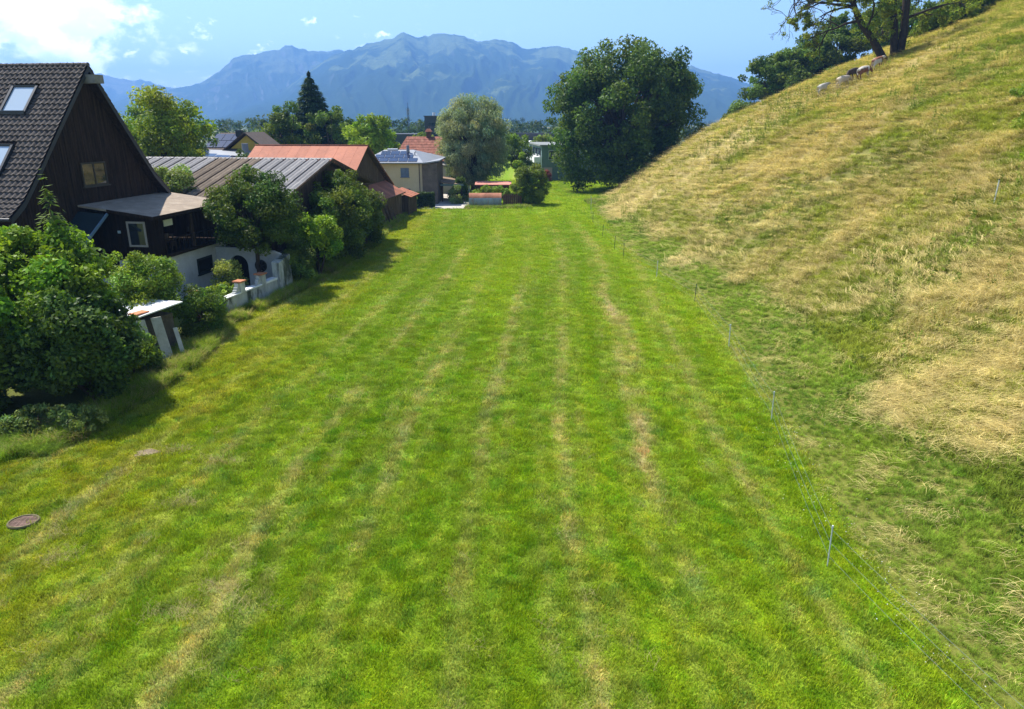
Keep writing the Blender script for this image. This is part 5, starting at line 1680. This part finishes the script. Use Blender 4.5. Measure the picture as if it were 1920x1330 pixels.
creamc = cow_material('cream_coat', (.52, .42, .30), (.36, .28, .2), .60)
greyc = cow_material('grey_cream_coat', (.46, .42, .34), (.2, .18, .16), .58)
brownc = cow_material('dark_brown_coat', (.045, .028, .02), (.08, .05, .03), .6)
piedc = cow_material('pied_coat', (.14, .055, .028), (.48, .43, .36), .50)
pied2 = cow_material('white_red_coat', (.48, .42, .35), (.22, .085, .04), .50)
for (x_, y_, rz, sz, m, gz, lb, sd_) in ((32.6, 80.2, .15, .86, greyc, False, 'greyish cream calf walking, leftmost of the herd', 1),
                                       (33.75, 78.2, .1, .98, creamc, True, 'cream calf grazing, second from the left', 2),
                                       (35.9, 79.0, 3.4, .95, brownc, True, 'dark brown calf with lowered head, partly behind the pied one', 3),
                                       (35.2, 77.0, .2, 1.0, piedc, True, 'brown and white pied calf in the middle of the herd', 4),
                                       (37.6, 79.4, .3, .98, pied2, False, 'white and reddish calf, uppermost of the herd', 5)):
    cow((x_, y_, float(hill_z(x_, y_)) + .16), rz, -.24 * math.cos(rz), sz, m, gz, lb, sd_)

# ------------------------------------------------------------------ fence along the foot of the hill
POSTW = mat('white_fibreglass', (.50, .53, .52), .5, .05)
POSTD = mat('dark_fence_post', (.03, .045, .04), .6, .1)
posts = [(7.45, 14.4, 1), (9.1, 23.0, 1), (10.1, 31.6, 1), (10.6, 40.2, 0), (9.75, 47.2, 1), (8.6, 54.5, 0), (8.4, 58.2, 0), (8.25, 65, 0), (8.35, 74, 0), (9.0, 82, 0), (10.0, 91, 1)]
names = ['nearest fence post, seen from above', 'tall white fence post, second from the camera', 'white fence post, third from the camera', 'dark fence post, fourth from the camera', 'pale fence post, fifth from the camera', 'dark fence post, sixth from the camera',
         'dark fence post, seventh from the camera', 'thin dark fence post, eighth from the camera', 'thin dark fence post, ninth from the camera', 'thin dark fence post, tenth from the camera', 'farthest pale fence post at the corner of the hill']
tops = []
for k, ((x_, y_, wh), nm) in enumerate(zip(posts, names)):
    lx, ly = random.uniform(-.06, .06), random.uniform(-.05, .05)
    rad = (.015 if k < 2 else .02) if wh else .018
    e = empty('fence_post', (x_, y_, float(max(hill_z(x_, y_), 0))), 0, nm + ' along the foot of the hill', 'post', 'posts of the pasture fence')
    MB().tube([(0, 0, -.1), (lx, ly, 1.05)], rad, 8).build('stake', POSTW if wh else POSTD, e)
    MB().tube([(lx, ly, 1.052), (lx, ly, 1.11)], rad * 1.5, 8).build('cap', POSTW if wh else POSTD, e)
    tops.append((Vector(e.location), Vector((lx, ly, 1.05))))
pre = (Vector((8.9, 6.0, .1)), Vector((0, 0, 1.0)))
WIRE = mat('blue_grey_wire', (.10, .14, .14), .6, .1)
for k, hh in enumerate((.95, .62, .28)):
    pts = []
    seq = [pre] + tops
    for (b0, t0), (b1, t1) in zip(seq[:-1], seq[1:]):
        for f in np.linspace(0, 1, 7, endpoint=False):
            a = b0 + t0 * hh; b = b1 + t1 * hh
            p = a.lerp(b, f); p.z -= .22 * f * (1 - f) * 2; pts.append(tuple(p))
    pts.append(tuple(seq[-1][0] + seq[-1][1] * hh))
    lab_build(MB().tube(pts, .0035, 4), 'fence_wire', WIRE, ['top wire of the pasture fence along the hill foot', 'middle wire of the pasture fence along the hill foot', 'lowest wire of the pasture fence along the hill foot'][k], 'wire', 'wires of the pasture fence')
e = empty('hill_post', (21.6, 32.4, float(hill_z(21.6, 32.4))), 0, 'lone white post high on the hillside', 'post')
MB().tube([(0, 0, -.1), (.03, 0, 1.15)], .024, 8).build('stake', POSTW, e)
MB().tube([(.03, 0, 1.152), (.03, 0, 1.2)], .034, 8).build('cap', POSTD, e)

# ------------------------------------------------------------------ drain grate and concrete cover in the meadow
dg_ = empty('drain_grate', (-12.77, 16.3, .03), R(8), 'round rusty drain grate set in the grass', 'grate')
MB().tube([(.35 * math.cos(a), .31 * math.sin(a), .03) for a in np.linspace(0, 2 * math.pi, 33)], .035, 6, caps=False).build('ring', mat('mossy_concrete', (.15, .13, .07), .95, .15, 3, .1), dg_)
MB().add([(.35 * math.cos(a), .31 * math.sin(a), .0) for a in np.linspace(0, 2 * math.pi, 24, endpoint=False)], [tuple(range(24))]).build('pit', DARKIN, dg_)
for k in range(-4, 5):
    hw = math.sqrt(max(0, 1 - (k / 5) ** 2))
    MB().box(-.33 * hw, .33 * hw, k * .06 - .016, k * .06 + .016, .012, .04).build('bar', mat('rust_bar', (.19, .12, .09), .9, .2), dg_)
for k in range(-2, 3):
    hw = math.sqrt(max(0, 1 - (k / 3) ** 2))
    MB().box(k * .11 - .013, k * .11 + .013, -.29 * hw, .29 * hw, .008, .034).build('cross_bar', mat('rust_bar', (.2, .1, .1)), dg_)
cc = MB()
ring = [((.42 + .10 * math.sin(3 * a + 1) + .05 * math.sin(7 * a)) * math.cos(a), (.30 + .06 * math.sin(2 * a) + .04 * math.sin(5 * a)) * math.sin(a), 0) for a in np.linspace(0, 2 * math.pi, 22, endpoint=False)]
cc.hexa([(x_, y_, -.05) for x_, y_, _ in ring], [(x_ * .8, y_ * .8, .035) for x_, y_, _ in ring])
o = lab_build(cc, 'stone_slab', mat('bare_earth', (.20, .155, .10), .95, .22, 3, .1, .6, 14), 'worn bare stone slab in the grass at the edge of the bush shadow', 'slab')
o.location = (-11.6, 20.45, 0)

# ------------------------------------------------------------------ verge growth, flowers, weeds
g = np.random.default_rng(160)
WEED = proto_collection('weed_tuft', [blade_mesh('verge_tuft', 40, .22, .3, .75, .016, .8, 3, 1.5, one * 1.1, one * .7, 300 + i) for i in range(4)])
n = 9500
y = g.uniform(19, 88, n) ** 1.0
lx = np.interp(y, [19, 21, 28, 36, 44, 50, 60, 70, 88], [-14.6, -14.6, -13.9, -14.6, -13.2, -12.6, -11.7, -12.4, -11.8])
x = lx - np.abs(g.normal(0, .6, n)) + .3
tint = np.where(g.random((n, 1)) < .25, [.46, .38, .15], np.where(g.random((n, 1)) < .5, [.19, .31, .02], [.28, .36, .025])) * g.uniform(.7, 1.3, (n, 1))
s = g.uniform(.55, 1.15, n)
sel = ~((y > 85.5) & (x > -12)) & (fbm(x * .4, y * .25, 163, 3) > .34)
x, y, s, tint = x[sel], y[sel], s[sel], tint[sel]; n = len(x)
x2 = np.r_[g.uniform(-5.6, 2.2, 700), g.uniform(-11.8, -5, 160), g.uniform(-8, 0, 500), g.uniform(-17.5, -14.5, 500), g.uniform(9.5, 13, 260)]
y2 = np.r_[g.normal(87.4, .5, 700), g.normal(86.2, .12, 160), g.normal(99, 2.2, 500), g.uniform(20.2, 22.3, 500), g.normal(94, 1.5, 260)]
t2 = np.where(g.random((len(x2), 1)) < np.where((y2 < 30)[:, None], .06, .3), [.40, .33, .14], [.20, .31, .03]) * g.uniform(.7, 1.3, (len(x2), 1))
x = np.r_[x, x2]; y = np.r_[y, y2]; s = np.r_[s, g.uniform(.5, 1.1, len(x2)) * np.r_[np.ones(700), np.full(160, .5), np.ones(500), np.ones(500) * .8, np.ones(260)]]; tint = np.vstack([tint, t2]); n = len(x)
scatter('verge_grass', np.stack([x, y, meadow_z(x, y)], 1), np.stack([g.normal(0, .2, n), g.normal(0, .2, n), g.uniform(0, 6.28, n)], 1), np.stack([s, s, s], 1),
        g.integers(0, 4, n), tint, WEED, 'uncut grass and weeds along walls, sheds and bushes', 'grass')


def weed_mesh(seed):
    g2 = np.random.default_rng(seed)
    V, F, C = [], [], []
    for s_ in range(3):
        b = np.array([*g2.normal(0, .12, 2), 0]); h = g2.uniform(.5, 1.1); d = g2.normal(0, .12, 2)
        k = 26
        f = g2.random(k)
        P = b + np.stack([d[0] * f, d[1] * f, h * f], 1) + g2.normal(0, .05, (k, 3)) * (1.1 - f)[:, None]
        nr = rand_dirs(g2, k) + [0, 0, .6]; nr /= np.linalg.norm(nr, axis=1, keepdims=True)
        v, q = leaf_quads(P, nr, .16 * (1.25 - f) * g2.uniform(.7, 1.3, k), g2, .4)
        F.append(q + sum(len(a) for a in V)); V.append(v); C.append(np.ones((k, 3)) * g2.uniform(.7, 1.2, (k, 1)))
    return np_mesh('dock_weed', np.vstack(V), np.vstack(F), np.vstack(C), [leaf_mat('grass_blade')], False, 'FACE')


DOCK = proto_collection('dock_weed', [weed_mesh(400 + i) for i in range(4)])
x = g.uniform(10, 60, 5200); y = g.uniform(9, 98, 5200)
sel = (x - foot_x(y) > 2.5) & view_ok(x, y, hill_z(x, y)) & (fbm(x * .18, y * .18, 171, 3) > .58)
x, y = x[sel], y[sel]; n = len(x)
tint = np.array([[.20, .27, .04]]) * g.uniform(.6, 1.4, (n, 1)); s = g.uniform(.6, 1.3, n)
scatter('hill_weeds', np.stack([x, y, hill_z(x, y)], 1), np.stack([0 * x, 0 * x, g.uniform(0, 6.28, n)], 1), np.stack([s, s, s], 1), g.integers(0, 4, n), tint, DOCK,
        'green docks and thistles scattered over the hillside', 'weeds')

n = 420
y = np.r_[g.uniform(9, 32, n), g.uniform(9, 45, 260)]
x = np.r_[foot_x(y[:n]) + g.normal(.2, .55, n), foot_x(y[n:]) + g.uniform(2, 14, 260)]
sel = fbm(x * .6, y * .5, 181, 2) > .5
x, y = x[sel], y[sel]; n = len(x)
z = np.maximum(hill_z(x, y), 0) + g.uniform(.08, .3, n)
nr = rand_dirs(g, n) * .5 + [0, 0, 1]; nr /= np.linalg.norm(nr, axis=1, keepdims=True)
V, F = leaf_quads(np.stack([x, y, z], 1), nr, g.uniform(.014, .03, n), g, .9)
tag(link('white_wildflowers', np_mesh('white_wildflowers', V, F, np.full((n, 3), .6), [leaf_mat('petal', .2, .7, .1, tint=(1, 1, 1))], False, 'FACE')), 'tiny white wildflowers along the pasture fence', 'flowers', kind='stuff')

# dry hay wisps left on the mown meadow
HAY = proto_collection('hay_wisp', [blade_mesh('hay_wisp', 26, .28, .12, .35, .007, 1.7, 3, 1.2, one, one * .9, 500 + i, flat=.03) for i in range(3)])
x = g.uniform(-14, 9.5, 9000); y = g.uniform(8, 60, 9000)
dr, tr = dryness(x, y)
sel = (g.random(9000) < np.clip(dr * .8 - .1, .02, .8)) & (x < foot_x(y) - 1) & view_ok(x, y, 0) & (x > -14)
x, y = x[sel], y[sel]; n = len(x)
hx = np.array([(-9.1, 17.3), (-9.1, 19.9), (-10.7, 20.7), (-7.2, 12.7), (-6.6, 13.6), (-5.8, 13.0), (-10.9, 14.8), (-11.6, 15.6)])
ex_ = np.repeat(hx, 14, 0) + g.normal(0, 1, (14 * len(hx), 2)) * [.32, .16]
x = np.r_[x, ex_[:, 0]]; y = np.r_[y, ex_[:, 1]]; n = len(x)
tint = np.array([[.40, .33, .15]]) * g.uniform(.7, 1.2, (n, 1)); s = g.uniform(.5, 1.1, n)
scatter('hay_wisps', np.stack([x, y, meadow_z(x, y) + .035], 1), np.stack([0 * x, 0 * x, g.uniform(0, 6.28, n)], 1), np.stack([s, s, s * .8], 1), g.integers(0, 3, n), tint, HAY,
        'dry wisps of hay left on the mown meadow', 'hay')
